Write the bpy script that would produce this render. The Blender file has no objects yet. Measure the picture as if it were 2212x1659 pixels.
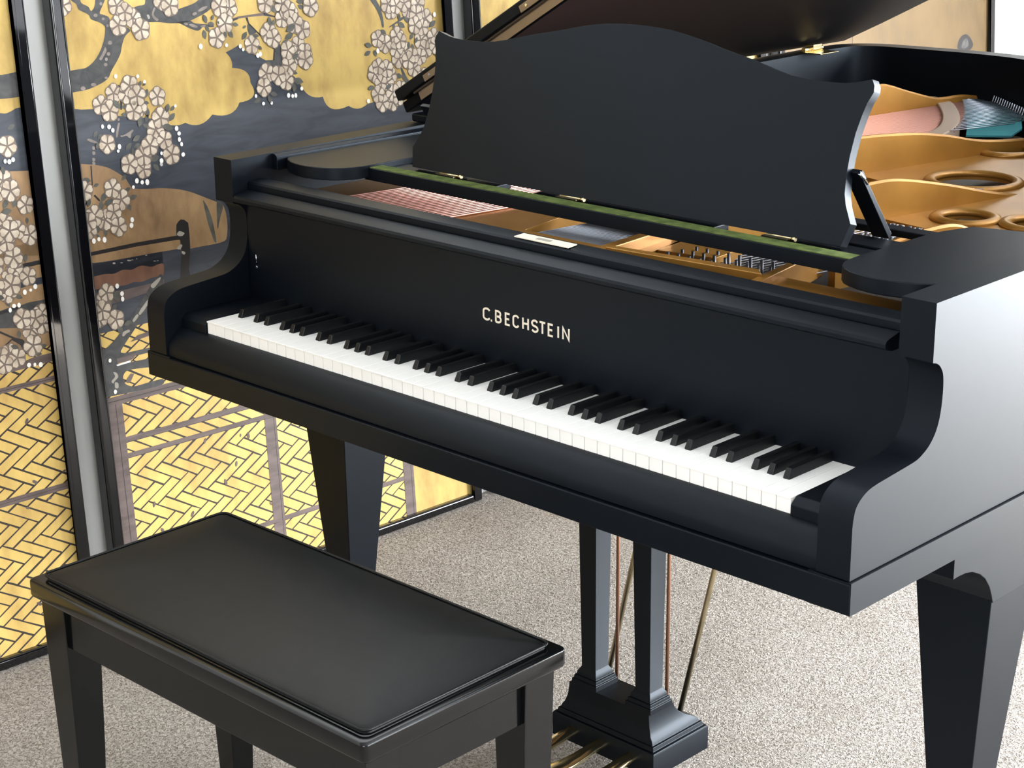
import bpy, bmesh, math, random
from mathutils import Vector, Matrix
from mathutils.geometry import tessellate_polygon

scene = bpy.context.scene
COL = scene.collection

# ------------------------------------------------------------------ camera
cam_data = bpy.data.cameras.new('camera')
cam = bpy.data.objects.new('camera', cam_data)
COL.objects.link(cam)
scene.camera = cam
cam_data.sensor_fit = 'HORIZONTAL'
cam_data.sensor_width = 36.0
cam_data.lens = 36.0 * 3932.56 / 2212.0
cam_data.clip_start = 0.05
cam_data.clip_end = 60
cy, sy = math.cos(-0.77394), math.sin(-0.77394)
cp, sp = math.cos(-0.30836), math.sin(-0.30836)
fw = Vector((sy * cp, cy * cp, sp)); rt = Vector((cy, -sy, 0.0)); up = rt.cross(fw)
ro = -0.00822
r2 = rt * math.cos(ro) + up * math.sin(ro)
u2 = -rt * math.sin(ro) + up * math.cos(ro)
m = Matrix((r2, u2, -fw)).transposed().to_4x4()
m.translation = Vector((2.47994, -1.78956, 1.57257))
cam.matrix_world = m

# ------------------------------------------------------------------ light and exposure
scene.view_settings.view_transform = 'Standard'
scene.view_settings.look = 'None'
scene.view_settings.gamma = 1.0
scene.view_settings.use_curve_mapping = False
scene.view_settings.exposure = 0.2

world = bpy.data.worlds.new('daylight')
scene.world = world
world.use_nodes = True
wn = world.node_tree.nodes; wl = world.node_tree.links
bg = wn['Background']
bg.inputs['Color'].default_value = (0.80, 0.90, 1.0, 1)
bg.inputs['Strength'].default_value = 1.0


def area(name, loc, target, sx, sy_, power, col):
    l = bpy.data.lights.new(name, 'AREA')
    l.shape = 'RECTANGLE'; l.size = sx; l.size_y = sy_
    l.energy = power; l.color = col
    o = bpy.data.objects.new(name, l); COL.objects.link(o)
    o.location = loc
    d = Vector(target) - Vector(loc)
    o.rotation_euler = d.to_track_quat('-Z', 'Y').to_euler()
    return o


# daylight coming through the room's windows
area('window_light_back', (3.1, 3.95, 1.17), (3.1, 0, 1.17), 2.5, 2.2, 900, (0.93, 0.965, 1.0))
area('window_light_right', (4.75, 0.9, 1.35), (0, 0.9, 1.35), 2.6, 1.7, 150, (0.93, 0.97, 1.0))
area('window_light_front', (3.3, -4.15, 1.55), (3.3, 0, 1.55), 2.2, 1.4, 100, (1.0, 0.97, 0.93))
sun = bpy.data.lights.new('sun', 'SUN')
sun.energy = 60.0; sun.angle = math.radians(1.0); sun.color = (1.0, 0.97, 0.92)
suno = bpy.data.objects.new('sun', sun); COL.objects.link(suno)
suno.rotation_euler = Vector((0.0, -0.75, -0.66)).to_track_quat('-Z', 'Y').to_euler()


# ------------------------------------------------------------------ materials
def mat(name, col, rough=0.5, metal=0.0, spec=0.5, coat=0.0):
    m = bpy.data.materials.new(name); m.use_nodes = True
    b = m.node_tree.nodes['Principled BSDF']
    b.inputs['Base Color'].default_value = (*col, 1)
    b.inputs['Roughness'].default_value = rough
    b.inputs['Metallic'].default_value = metal
    b.inputs['Specular IOR Level'].default_value = spec
    b.inputs['Coat Weight'].default_value = coat
    b.inputs['Coat Roughness'].default_value = 0.08
    return m


def noisy(m, c1, c2, scale=20, detail=4, lo=0.35, hi=0.65, bump=0.0, bscale=None, stretch=None, dist=0.0):
    nt = m.node_tree; n = nt.nodes; l = nt.links; b = n['Principled BSDF']
    tc = n.new('ShaderNodeTexCoord'); mp = n.new('ShaderNodeMapping')
    l.new(tc.outputs['Object'], mp.inputs['Vector'])
    if stretch: mp.inputs['Scale'].default_value = stretch
    t = n.new('ShaderNodeTexNoise'); t.inputs['Scale'].default_value = scale; t.inputs['Detail'].default_value = detail
    t.inputs['Distortion'].default_value = dist
    l.new(mp.outputs['Vector'], t.inputs['Vector'])
    r = n.new('ShaderNodeValToRGB'); r.color_ramp.elements[0].position = lo; r.color_ramp.elements[1].position = hi
    r.color_ramp.elements[0].color = (*c1, 1); r.color_ramp.elements[1].color = (*c2, 1)
    l.new(t.outputs['Fac'], r.inputs['Fac']); l.new(r.outputs['Color'], b.inputs['Base Color'])
    if bump:
        t2 = n.new('ShaderNodeTexNoise'); t2.inputs['Scale'].default_value = bscale or scale; t2.inputs['Detail'].default_value = 5
        l.new(mp.outputs['Vector'], t2.inputs['Vector'])
        bp = n.new('ShaderNodeBump'); bp.inputs['Strength'].default_value = bump; bp.inputs['Distance'].default_value = 0.004
        l.new(t2.outputs['Fac'], bp.inputs['Height']); l.new(bp.outputs['Normal'], b.inputs['Normal'])
    return m


M = {}
M['satin'] = mat('satin_black_lacquer', (0.0010, 0.0018, 0.0036), 0.45, spec=0.25)
M['satin'].node_tree.nodes['Principled BSDF'].inputs['Specular Tint'].default_value = (0.72, 0.86, 1.0, 1)
M['gloss'] = mat('gloss_black_lacquer', (0.004, 0.004, 0.005), 0.07, spec=0.6)
M['lid'] = mat('lid_satin_lacquer', (0.0012, 0.0016, 0.003), 0.46, spec=0.10)
M['bench'] = mat('bench_black_lacquer', (0.0018, 0.0022, 0.0026), 0.16, spec=0.40)
M['leather'] = noisy(mat('black_leather', (0.01, 0.01, 0.01), 0.46, spec=0.30), (0.0015, 0.002, 0.002), (0.003, 0.0035, 0.0035), 60, 3, bump=0.03, bscale=900)
M['ivory'] = mat('white_key_top', (0.94, 0.93, 0.89), 0.25)
M['ebony'] = mat('black_key', (0.0025, 0.003, 0.004), 0.36, spec=0.35)
M['brass'] = mat('polished_brass', (0.74, 0.62, 0.36), 0.22, metal=1.0)
M['brass_dull'] = noisy(mat('dull_brass', (0.6, 0.5, 0.3), 0.3, metal=1.0), (0.42, 0.35, 0.22), (0.55, 0.46, 0.30), 30)
M['hinge'] = mat('aged_hinge_metal', (0.36, 0.29, 0.22), 0.38, metal=0.9)
M['chrome'] = mat('bright_metal', (0.85, 0.85, 0.84), 0.12, metal=1.0)
M['letter'] = mat('letter_inlay', (0.88, 0.80, 0.66), 0.35, metal=0.3)
M['plate'] = noisy(mat('gold_painted_iron', (0.8, 0.45, 0.1), 0.34, metal=0.4, spec=0.45), (0.29, 0.135, 0.024), (0.37, 0.18, 0.034), 9, 3)
M['copper'] = mat('copper_string', (0.66, 0.33, 0.26), 0.34, metal=0.85)
M['steel'] = mat('steel_string', (0.45, 0.47, 0.52), 0.38, metal=1.0)
M['pin'] = mat('blued_tuning_pin', (0.10, 0.10, 0.11), 0.35, metal=0.9)
M['felt'] = noisy(mat('green_felt', (0.1, 0.2, 0.05), 0.95, spec=0.1), (0.06, 0.085, 0.025), (0.115, 0.15, 0.045), 60)
M['teal'] = mat('teal_felt', (0.05, 0.22, 0.24), 0.9, spec=0.1)
M['dark'] = mat('dark_action_felt', (0.02, 0.016, 0.014), 0.8, spec=0.2)
M['soundboard'] = noisy(mat('spruce_soundboard', (0.5, 0.3, 0.15), 0.4), (0.20, 0.13, 0.08), (0.28, 0.19, 0.12), 12, stretch=(8, 1, 1))
M['bridge'] = mat('bridge_wood', (0.30, 0.22, 0.16), 0.5)
M['wall'] = noisy(mat('painted_wall', (0.8, 0.79, 0.76), 0.85, spec=0.2), (0.80, 0.795, 0.77), (0.83, 0.825, 0.80), 3, bump=0.03, bscale=120)
M['ceiling'] = mat('ceiling_paint', (0.58, 0.60, 0.63), 0.9, spec=0.1)
M['trim'] = mat('trim_paint', (0.60, 0.60, 0.575), 0.7, spec=0.2)  # paint of the strips added to brighten the panel gaps
M['card'] = mat('cream_card', (0.78, 0.72, 0.58), 0.6)
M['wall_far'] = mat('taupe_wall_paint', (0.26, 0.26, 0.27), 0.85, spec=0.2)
M['frame_white'] = mat('window_paint', (0.85, 0.85, 0.84), 0.4)
M['cord'] = mat('pale_cord', (0.75, 0.65, 0.4), 0.6)
M['rod'] = mat('copper_brown_rod', (0.30, 0.15, 0.09), 0.35, metal=0.6)
g = mat('window_glass', (1, 1, 1), 0.0); gb = g.node_tree.nodes['Principled BSDF']
gb.inputs['Transmission Weight'].default_value = 1.0; gb.inputs['IOR'].default_value = 1.02
M['glass'] = g


def gold_leaf(name, c1, c2, metal=0.25, rough=0.52):
    m = mat(name, c1, rough, metal=metal, spec=0.5)
    nt = m.node_tree; n = nt.nodes; l = nt.links; b = n['Principled BSDF']
    tc = n.new('ShaderNodeTexCoord'); mp = n.new('ShaderNodeMapping'); mp.inputs['Scale'].default_value = (1.0, 0.45, 1.0)
    l.new(tc.outputs['Object'], mp.inputs['Vector'])
    t = n.new('ShaderNodeTexNoise'); t.inputs['Scale'].default_value = 26; t.inputs['Detail'].default_value = 6; t.inputs['Roughness'].default_value = 0.6
    l.new(mp.outputs['Vector'], t.inputs['Vector'])
    t2 = n.new('ShaderNodeTexNoise'); t2.inputs['Scale'].default_value = 4.5; t2.inputs['Detail'].default_value = 2
    l.new(tc.outputs['Object'], t2.inputs['Vector'])
    ad = n.new('ShaderNodeMath'); ad.operation = 'ADD'; l.new(t.outputs['Fac'], ad.inputs[0]); l.new(t2.outputs['Fac'], ad.inputs[1])
    hf = n.new('ShaderNodeMath'); hf.operation = 'MULTIPLY'; hf.inputs[1].default_value = 0.5; l.new(ad.outputs[0], hf.inputs[0])
    r = n.new('ShaderNodeValToRGB'); r.color_ramp.elements[0].position = 0.34; r.color_ramp.elements[1].position = 0.60
    r.color_ramp.elements[0].color = (*c1, 1); r.color_ramp.elements[1].color = (*c2, 1)
    l.new(hf.outputs[0], r.inputs['Fac']); l.new(r.outputs['Color'], b.inputs['Base Color'])
    r2_ = n.new('ShaderNodeMapRange'); r2_.inputs['To Min'].default_value = rough - 0.07; r2_.inputs['To Max'].default_value = rough + 0.12
    l.new(t.outputs['Fac'], r2_.inputs['Value']); l.new(r2_.outputs[0], b.inputs['Roughness'])
    return m


M['gold'] = gold_leaf('gold_leaf', (0.30, 0.185, 0.05), (0.57, 0.40, 0.12))
M['dimmed_gold'] = gold_leaf('dimmed_gold_leaf', (0.085, 0.053, 0.021), (0.125, 0.080, 0.032))  # gold leaf darkened for the last panel to offset the near window light
M['brick'] = gold_leaf('wicker_gold', (0.46, 0.29, 0.08), (0.76, 0.54, 0.16))
M['bronze'] = gold_leaf('mottled_brown_gold', (0.17, 0.095, 0.045), (0.40, 0.25, 0.12), 0.25, 0.5)  # mottled brown tone of the cloud shapes
M['russet'] = gold_leaf('russet_gold', (0.12, 0.055, 0.035), (0.24, 0.12, 0.07), 0.2, 0.5)
M['navy'] = noisy(mat('slate_pigment', (0.03, 0.035, 0.045), 0.5), (0.022, 0.026, 0.036), (0.042, 0.048, 0.062), 18, 6, stretch=(0.5, 2.2, 1), dist=1.2)
M['bark'] = noisy(mat('bark_pigment', (0.05, 0.05, 0.05), 0.55), (0.028, 0.028, 0.028), (0.062, 0.060, 0.056), 30, 5, dist=1.5)
M['lichen'] = mat('lichen_pigment', (0.34, 0.31, 0.26), 0.6)
M['lichen2'] = noisy(mat('grey_lichen_pigment', (0.2, 0.17, 0.15), 0.6), (0.15, 0.12, 0.10), (0.26, 0.22, 0.19), 40)
M['line'] = mat('ink_line', (0.012, 0.009, 0.009), 0.5)
M['wood'] = noisy(mat('fence_pigment', (0.1, 0.07, 0.06), 0.55), (0.085, 0.058, 0.050), (0.15, 0.105, 0.095), 14, 4, stretch=(1, 4, 1))
M['leaf'] = noisy(mat('leaf_pigment', (0.07, 0.07, 0.055), 0.55), (0.055, 0.053, 0.042), (0.10, 0.098, 0.08), 40)
M['petal'] = noisy(mat('petal_shell', (0.7, 0.6, 0.5), 0.5), (0.42, 0.33, 0.24), (0.63, 0.54, 0.42), 45, 3)
M['petal_line'] = mat('petal_outline', (0.155, 0.115, 0.088), 0.6)
M['bud'] = mat('bud_shell', (0.86, 0.83, 0.76), 0.5)
M['mortar'] = mat('wicker_line', (0.022, 0.013, 0.008), 0.6)

# carpet
cm = mat('cut_pile_carpet', (0.6, 0.55, 0.5), 0.95, spec=0.1)
nt = cm.node_tree; n = nt.nodes; l = nt.links; b = n['Principled BSDF']
tc = n.new('ShaderNodeTexCoord')
t1 = n.new('ShaderNodeTexNoise'); t1.inputs['Scale'].default_value = 190; t1.inputs['Detail'].default_value = 3; t1.inputs['Distortion'].default_value = 1.2
t2 = n.new('ShaderNodeTexNoise'); t2.inputs['Scale'].default_value = 5; t2.inputs['Detail'].default_value = 3
l.new(tc.outputs['Object'], t1.inputs['Vector']); l.new(tc.outputs['Object'], t2.inputs['Vector'])
r = n.new('ShaderNodeValToRGB'); r.color_ramp.elements[0].position = 0.36; r.color_ramp.elements[1].position = 0.60
r.color_ramp.elements[0].color = (0.19, 0.165, 0.14, 1); r.color_ramp.elements[1].color = (0.50, 0.465, 0.42, 1)
l.new(t1.outputs['Fac'], r.inputs['Fac'])
mx = n.new('ShaderNodeMix'); mx.data_type = 'RGBA'; mx.blend_type = 'MULTIPLY'; mx.inputs[0].default_value = 0.5
r3 = n.new('ShaderNodeValToRGB'); r3.color_ramp.elements[0].position = 0.35; r3.color_ramp.elements[1].position = 0.65
r3.color_ramp.elements[0].color = (0.80, 0.78, 0.76, 1); r3.color_ramp.elements[1].color = (1, 1, 1, 1)
l.new(t2.outputs['Fac'], r3.inputs['Fac']); l.new(r.outputs['Color'], mx.inputs[6]); l.new(r3.outputs['Color'], mx.inputs[7])
l.new(mx.outputs[2], b.inputs['Base Color'])
bp = n.new('ShaderNodeBump'); bp.inputs['Strength'].default_value = 0.9; bp.inputs['Distance'].default_value = 0.006
l.new(t1.outputs['Fac'], bp.inputs['Height']); l.new(bp.outputs['Normal'], b.inputs['Normal'])
M['carpet'] = cm


# ------------------------------------------------------------------ mesh helpers
class MB:
    def __init__(self):
        self.v = []; self.f = []; self.mi = []; self.mats = []; self.smooth = []

    def mat_i(self, name):
        if name not in self.mats: self.mats.append(name)
        return self.mats.index(name)

    def add(self, verts, faces, m=None, smooth=False):
        o = len(self.v); k = self.mat_i(m) if m else 0
        self.v += [tuple(p) for p in verts]
        for f in faces:
            self.f.append(tuple(i + o for i in f)); self.mi.append(k); self.smooth.append(smooth)

    def box(self, x0, x1, y0, y1, z0, z1, m=None):
        v = [(x, y, z) for z in (z0, z1) for y in (y0, y1) for x in (x0, x1)]
        self.add(v, [(0, 2, 3, 1), (4, 5, 7, 6), (0, 1, 5, 4), (2, 6, 7, 3), (0, 4, 6, 2), (1, 3, 7, 5)], m)

    def loft(self, rings, m=None, smooth=False, cap=True):
        """rings: list of equal-length closed rings of points"""
        n_ = len(rings[0]); v = [p for r_ in rings for p in r_]; f = []
        for i in range(len(rings) - 1):
            for j in range(n_):
                a = i * n_ + j; b_ = i * n_ + (j + 1) % n_
                f.append((a, b_, b_ + n_, a + n_))
        self.add(v, f, m, smooth)
        if cap:
            self.ngon(rings[0][::-1], m); self.ngon(rings[-1], m)

    def ngon(self, pts, m=None):
        if len(pts) <= 4:
            self.add(pts, [tuple(range(len(pts)))], m); return
        tr = tessellate_polygon([[Vector(p) for p in pts]])
        nrm = Vector((0, 0, 0))
        for i in range(len(pts)):
            nrm += Vector(pts[i]).cross(Vector(pts[(i + 1) % len(pts)]))
        fs = []
        for t in tr:
            a, b_, c = (Vector(pts[i]) for i in t)
            if (b_ - a).cross(c - a).dot(nrm) < 0: t = t[::-1]
            fs.append(tuple(t))
        self.add(pts, fs, m)

    def prism(self, prof, axis, a, b_, m=None, smooth=False):
        """profile of (p,q) pairs swept along axis x/y/z from a to b"""
        def P(t, p, q):
            return (t, p, q) if axis == 'x' else ((p, t, q) if axis == 'y' else (p, q, t))
        self.loft([[P(a, *q) for q in prof], [P(b_, *q) for q in prof]], m, smooth)

    def tube(self, pts, r_, n_=8, m=None, cap=True):
        rings = []
        P = [Vector(p) for p in pts]
        for i, p in enumerate(P):
            d = (P[min(i + 1, len(P) - 1)] - P[max(i - 1, 0)]).normalized()
            u = d.cross(Vector((0, 0, 1)))
            if u.length < 1e-4: u = Vector((1, 0, 0))
            u.normalize(); w = d.cross(u)
            rr = r_[i] if isinstance(r_, (list, tuple)) else r_
            rings.append([tuple(p + (u * math.cos(t) + w * math.sin(t)) * rr) for t in [2 * math.pi * k / n_ for k in range(n_)]])
        self.loft(rings, m, True, cap)

    def build(self, name, m=None, parent=None, bevel=0.0, seg=2, auto=True):
        me = bpy.data.meshes.new(name)
        me.from_pydata(self.v, [], self.f)
        names = self.mats or [m]
        if m and not self.mats: names = [m]
        for k in names: me.materials.append(M[k])
        for p, k, s_ in zip(me.polygons, self.mi, self.smooth):
            p.material_index = k; p.use_smooth = s_
        bm = bmesh.new(); bm.from_mesh(me)
        bmesh.ops.remove_doubles(bm, verts=bm.verts, dist=1e-6)
        if not getattr(self, 'flat', False): bmesh.ops.recalc_face_normals(bm, faces=bm.faces)
        bm.to_mesh(me); bm.free()
        o = bpy.data.objects.new(name, me); COL.objects.link(o)
        if bevel:
            md = o.modifiers.new('bevel', 'BEVEL'); md.width = bevel; md.segments = seg
            md.limit_method = 'ANGLE'; md.angle_limit = math.radians(35)
            md.harden_normals = True
            for p in me.polygons: p.use_smooth = True
        if parent is not None:
            o.parent = parent
            o.matrix_parent_inverse = parent_inv(parent)
        return o


def world_m(o):
    mw = o.matrix_basis.copy()
    if o.parent is not None: mw = world_m(o.parent) @ o.matrix_parent_inverse @ mw
    return mw


def parent_inv(p): return world_m(p).inverted()


def smooth_by_angle(o, deg=35):
    me = o.data
    for p in me.polygons: p.use_smooth = True
    bm = bmesh.new(); bm.from_mesh(me)
    for e in bm.edges:
        if len(e.link_faces) == 2 and e.calc_face_angle(0) > math.radians(deg): e.smooth = False
    bm.to_mesh(me); bm.free()


def boxo(name, x0, x1, y0, y1, z0, z1, m, parent=None, bevel=0.0015, seg=2):
    b_ = MB(); b_.box(x0, x1, y0, y1, z0, z1)
    return b_.build(name, m, parent, bevel, seg)


def thing(name, label, cat, loc=(0, 0, 0), group=None):
    o = bpy.data.objects.new(name, None); COL.objects.link(o); o.location = loc
    o.empty_display_size = 0.1
    o['label'] = label; o['category'] = cat
    if group: o['group'] = group
    return o


def struct(o):
    o['kind'] = 'structure'; return o

# ================================================================== the room
FL = MB(); FL.box(-0.556, 4.9, -4.3, 4.1, -0.05, 0.0)
struct(FL.build('floor', 'carpet'))
struct(boxo('ceiling', -0.556, 4.9, -4.3, 4.1, 2.55, 2.6, 'ceiling', bevel=0))
struct(boxo('wall_left', -0.66, -0.556, -4.3, 4.1, -0.05, 2.6, 'wall', bevel=0))


def wall_with_opening(name, axis, pos, thick, a0, a1, o0, o1, z0, z1, m_='wall_far'):
    b_ = MB()
    def bx(p0, p1, q0, q1):
        if axis == 'y': b_.box(p0, p1, pos, pos + thick, q0, q1)
        else: b_.box(pos, pos + thick, p0, p1, q0, q1)
    bx(a0, o0, -0.05, 2.6); bx(o1, a1, -0.05, 2.6)
    if z0 > 0: bx(o0, o1, -0.05, z0)
    bx(o0, o1, z1, 2.6)
    return struct(b_.build(name, m_))


wall_with_opening('wall_back', 'y', 4.1, 0.1, -0.556, 4.9, 1.75, 4.45, 0.03, 2.3, 'wall')
wall_with_opening('wall_right', 'x', 4.9, 0.1, -4.3, 4.1, -0.45, 2.25, 0.45, 2.25)
wall_with_opening('wall_front', 'y', -4.4, 0.1, -0.556, 4.9, 2.15, 4.45, 0.8, 2.3)


def window(name, axis, pos, a0, a1, z0, z1, n_):
    b_ = MB()
    def bx(p0, p1, q0, q1, t0=0.0, t1=0.05):
        if axis == 'y': b_.box(p0, p1, pos + t0, pos + t1, q0, q1)
        else: b_.box(pos + t0, pos + t1, p0, p1, q0, q1)
    w = 0.05
    bx(a0, a0 + w, z0, z1); bx(a1 - w, a1, z0, z1)
    bx(a0 + w, a1 - w, z0, z0 + w); bx(a0 + w, a1 - w, z1 - w, z1)
    for k in range(1, n_):
        c = a0 + (a1 - a0) * k / n_
        bx(c - w / 2, c + w / 2, z0 + w, z1 - w)
    o = struct(b_.build(name, 'frame_white', None, 0.003))
    return o


window('window_1', 'y', 4.13, 1.75, 4.45, 0.03, 2.3, 3)
window('window_2', 'x', 4.93, -0.45, 2.25, 0.45, 2.25, 2)
window('window_3', 'y', -4.37, 2.15, 4.45, 0.8, 2.3, 2)

# ================================================================== painted screen panels leaning on the wall
PA = math.radians(3.8)
PU = Vector((0.0278, 1, 0)).normalized()
PN0 = PU.cross(Vector((0, 0, 1)))
PV = (PN0 * -math.sin(PA) + Vector((0, 0, math.cos(PA)))).normalized()
PN = PU.cross(PV).normalized()
PB = Vector((-0.4287, 0, 0))
PH = 1.50
PM = Matrix((PU, PV, PN)).transposed().to_4x4()
LAY = 0.00008


def clip_rect(pts, u0, v0, u1, v1):
    def clip(ps, inside, inter):
        out = []
        for i in range(len(ps)):
            a = ps[i - 1]; b_ = ps[i]
            if inside(b_):
                if not inside(a): out.append(inter(a, b_))
                out.append(b_)
            elif inside(a): out.append(inter(a, b_))
        return out
    def ix(c):
        return lambda a, b_: (c, a[1] + (b_[1] - a[1]) * (c - a[0]) / (b_[0] - a[0]))
    def iy(c):
        return lambda a, b_: (a[0] + (b_[0] - a[0]) * (c - a[1]) / (b_[1] - a[1]), c)
    for ins, it in ((lambda p: p[0] >= u0, ix(u0)), (lambda p: p[0] <= u1, ix(u1)), (lambda p: p[1] >= v0, iy(v0)), (lambda p: p[1] <= v1, iy(v1))):
        if len(pts) < 3: return []
        pts = clip(pts, ins, it)
    return pts


def smooth_poly(pts, cuts=1):
    """round the corners of a hand drawn outline"""
    for _ in range(cuts):
        q = []
        for i in range(len(pts)):
            a = pts[i]; b_ = pts[(i + 1) % len(pts)]
            q.append((a[0] * .8 + b_[0] * .2, a[1] * .8 + b_[1] * .2)); q.append((a[0] * .2 + b_[0] * .8, a[1] * .2 + b_[1] * .8))
        pts = q
    return pts


class Painting:
    def __init__(self, u0, u1, v0, v1, ground='gold'):
        self.r = (u0, v0, u1, v1); self.b = MB(); self.b.flat = True
        self.add(ground, 0, [(u0, v0), (u1, v0), (u1, v1), (u0, v1)])
    def add(self, m_, lay, pts, sm=0):
        if sm: pts = smooth_poly(pts, sm)
        pts = clip_rect(list(pts), *self.r)
        if len(pts) < 3: return
        q = []
        for p in pts:
            if not q or (abs(p[0] - q[-1][0]) + abs(p[1] - q[-1][1])) > 1e-5: q.append(p)
        pts = q
        if len(pts) < 3: return
        ar = sum(pts[i - 1][0] * pts[i][1] - pts[i][0] * pts[i - 1][1] for i in range(len(pts)))
        if abs(ar) < 1e-7: return
        if ar < 0: pts = pts[::-1]
        z = lay * LAY
        self.b.ngon([(p[0], p[1], z) for p in pts], m_)
    def wicker(self, v1, lay):
        u0, v0, u1, _ = self.r
        self.add('mortar', lay + .5, [(u0, v0), (u1, v0), (u1, v1), (u0, v1)])
        a = math.radians(31); w = 0.0238; L = 3 * w; g_ = 0.0017
        rnd = random.Random(7)
        S = (math.cos(a), -math.sin(a)); T = (math.cos(a), math.sin(a))
        def P(s_, t_): return (-1.3 + s_ * S[0] + t_ * T[0], 0.3 + s_ * S[1] + t_ * T[1])
        rng = int(2.9 / w)
        for k in range(-60, rng + 20):
            for m6 in range(-12, 14):
                for kind in (0, 1):
                    if kind == 0: s0, t0, s1, t1 = (k + 6 * m6) * w, k * w, (k + 6 * m6 + 3) * w, (k + 1) * w
                    else: s0, t0, s1, t1 = (k + 6 * m6 + 3) * w, (k - 2) * w, (k + 6 * m6 + 4) * w, (k + 1) * w
                    c = P((s0 + s1) / 2, (t0 + t1) / 2)
                    if not (u0 - .05 < c[0] < u1 + .05 and v0 - .05 < c[1] < v1 + .03): continue
                    gg = g_ * 1.15
                    q = [P(s0 + gg, t0 + gg), P(s1 - gg, t0 + gg), P(s1 - gg, t1 - gg), P(s0 + gg, t1 - gg)]
                    q = [(x + rnd.uniform(-.0007, .0007), y + rnd.uniform(-.0007, .0007)) for x, y in q]
                    q = [p for p in clip_rect(q, u0, v0, u1, v1)]
                    self.add('brick', lay + 1, q)
    def flowers(self, fl, lay, seed):
        rnd = random.Random(seed)
        for i, (u, v) in enumerate(fl):
            R_ = rnd.uniform(.0175, .0208); rot = rnd.uniform(0, 2 * math.pi); z = lay + (i * 7 % 12) * 1.0
            ring = []
            for k in range(30):
                t = rot + 2 * math.pi * k / 30
                rr = R_ * (1.0 + 0.06 * math.cos(5 * (t - rot)))
                ring.append((u + rr * math.cos(t), v + rr * 1.05 * math.sin(t)))
            self.add('petal_line', z, ring)
            for k in range(5):
                t0 = rot + 2 * math.pi * k / 5
                pet = [(u + R_ * .14 * math.cos(t0), v + R_ * .14 * math.sin(t0))]
                for d, q in ((-.46, .55), (-.47, .78), (-.30, .93), (-.12, .97), (0, .92), (.12, .97), (.30, .93), (.47, .78), (.46, .55)):
                    pet.append((u + R_ * q * math.cos(t0 + d), v + 1.05 * R_ * q * math.sin(t0 + d)))
                self.add('petal', z + 0.5, pet)
    def leaves(self, lv, lay):
        for i, (a0, b0, a1, b1) in enumerate(lv):
            dx, dy = a1 - a0, b1 - b0; px_, py_ = -dy, dx
            pts = []
            for t, w in ((0, 0), (.2, .2), (.45, .30), (.7, .24), (1, 0), (.7, -.24), (.45, -.30), (.2, -.2)):
                pts.append((a0 + dx * t + px_ * w * .9, b0 + dy * t + py_ * w * .9))
            self.add('leaf', lay + (i % 3), pts)
    def buds(self, bd, lay, seed=1):
        rnd = random.Random(seed)
        for (u, v) in bd:
            r_ = rnd.uniform(.0030, .0046); e = rnd.uniform(1.0, 1.4)
            self.add('bud', lay, [(u + r_ * math.cos(k * math.pi / 4), v + r_ * e * math.sin(k * math.pi / 4)) for k in range(8)])


def screen_panel(u0, u1, label, paint, ground='gold'):
    t = thing('screen_panel', label, 'screen panel', group='lacquer framed painted screen panels')
    t.matrix_world = Matrix.Translation(PB + PU * u0) @ PM
    t.matrix_basis = t.matrix_world.copy()
    W_ = u1 - u0
    fr = MB(); w = 0.026
    for (a0, a1, b0, b1) in ((0, w, 0, PH), (W_ - w, W_, 0, PH), (w, W_ - w, 0, w * .8), (w, W_ - w, PH - w, PH)):
        fr.box(a0, a1, b0, b1, -0.022, 0.012)
    o = fr.build('frame', 'gloss', None, 0.006, 3)
    o.parent = t; o.matrix_parent_inverse = Matrix.Identity(4)
    bk = MB(); bk.box(w * .6, W_ - w * .6, w * .6, PH - w * .6, -0.018, -0.004)
    o = bk.build('backing_board', 'line', None, 0); o.parent = t; o.matrix_parent_inverse = Matrix.Identity(4)
    p = Painting(u0 + w - .004, u1 - w + .004, w * .8 - .003, PH - w + .004, ground)
    paint(p)
    p.b.v = [(x - u0, y, z - 0.003) for x, y, z in p.b.v]
    o = p.b.build('painting', None, None, 0)
    o['label'] = 'gold leaf painting inside the black frame'
    o.parent = t; o.matrix_parent_inverse = Matrix.Identity(4)
    return t


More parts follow.
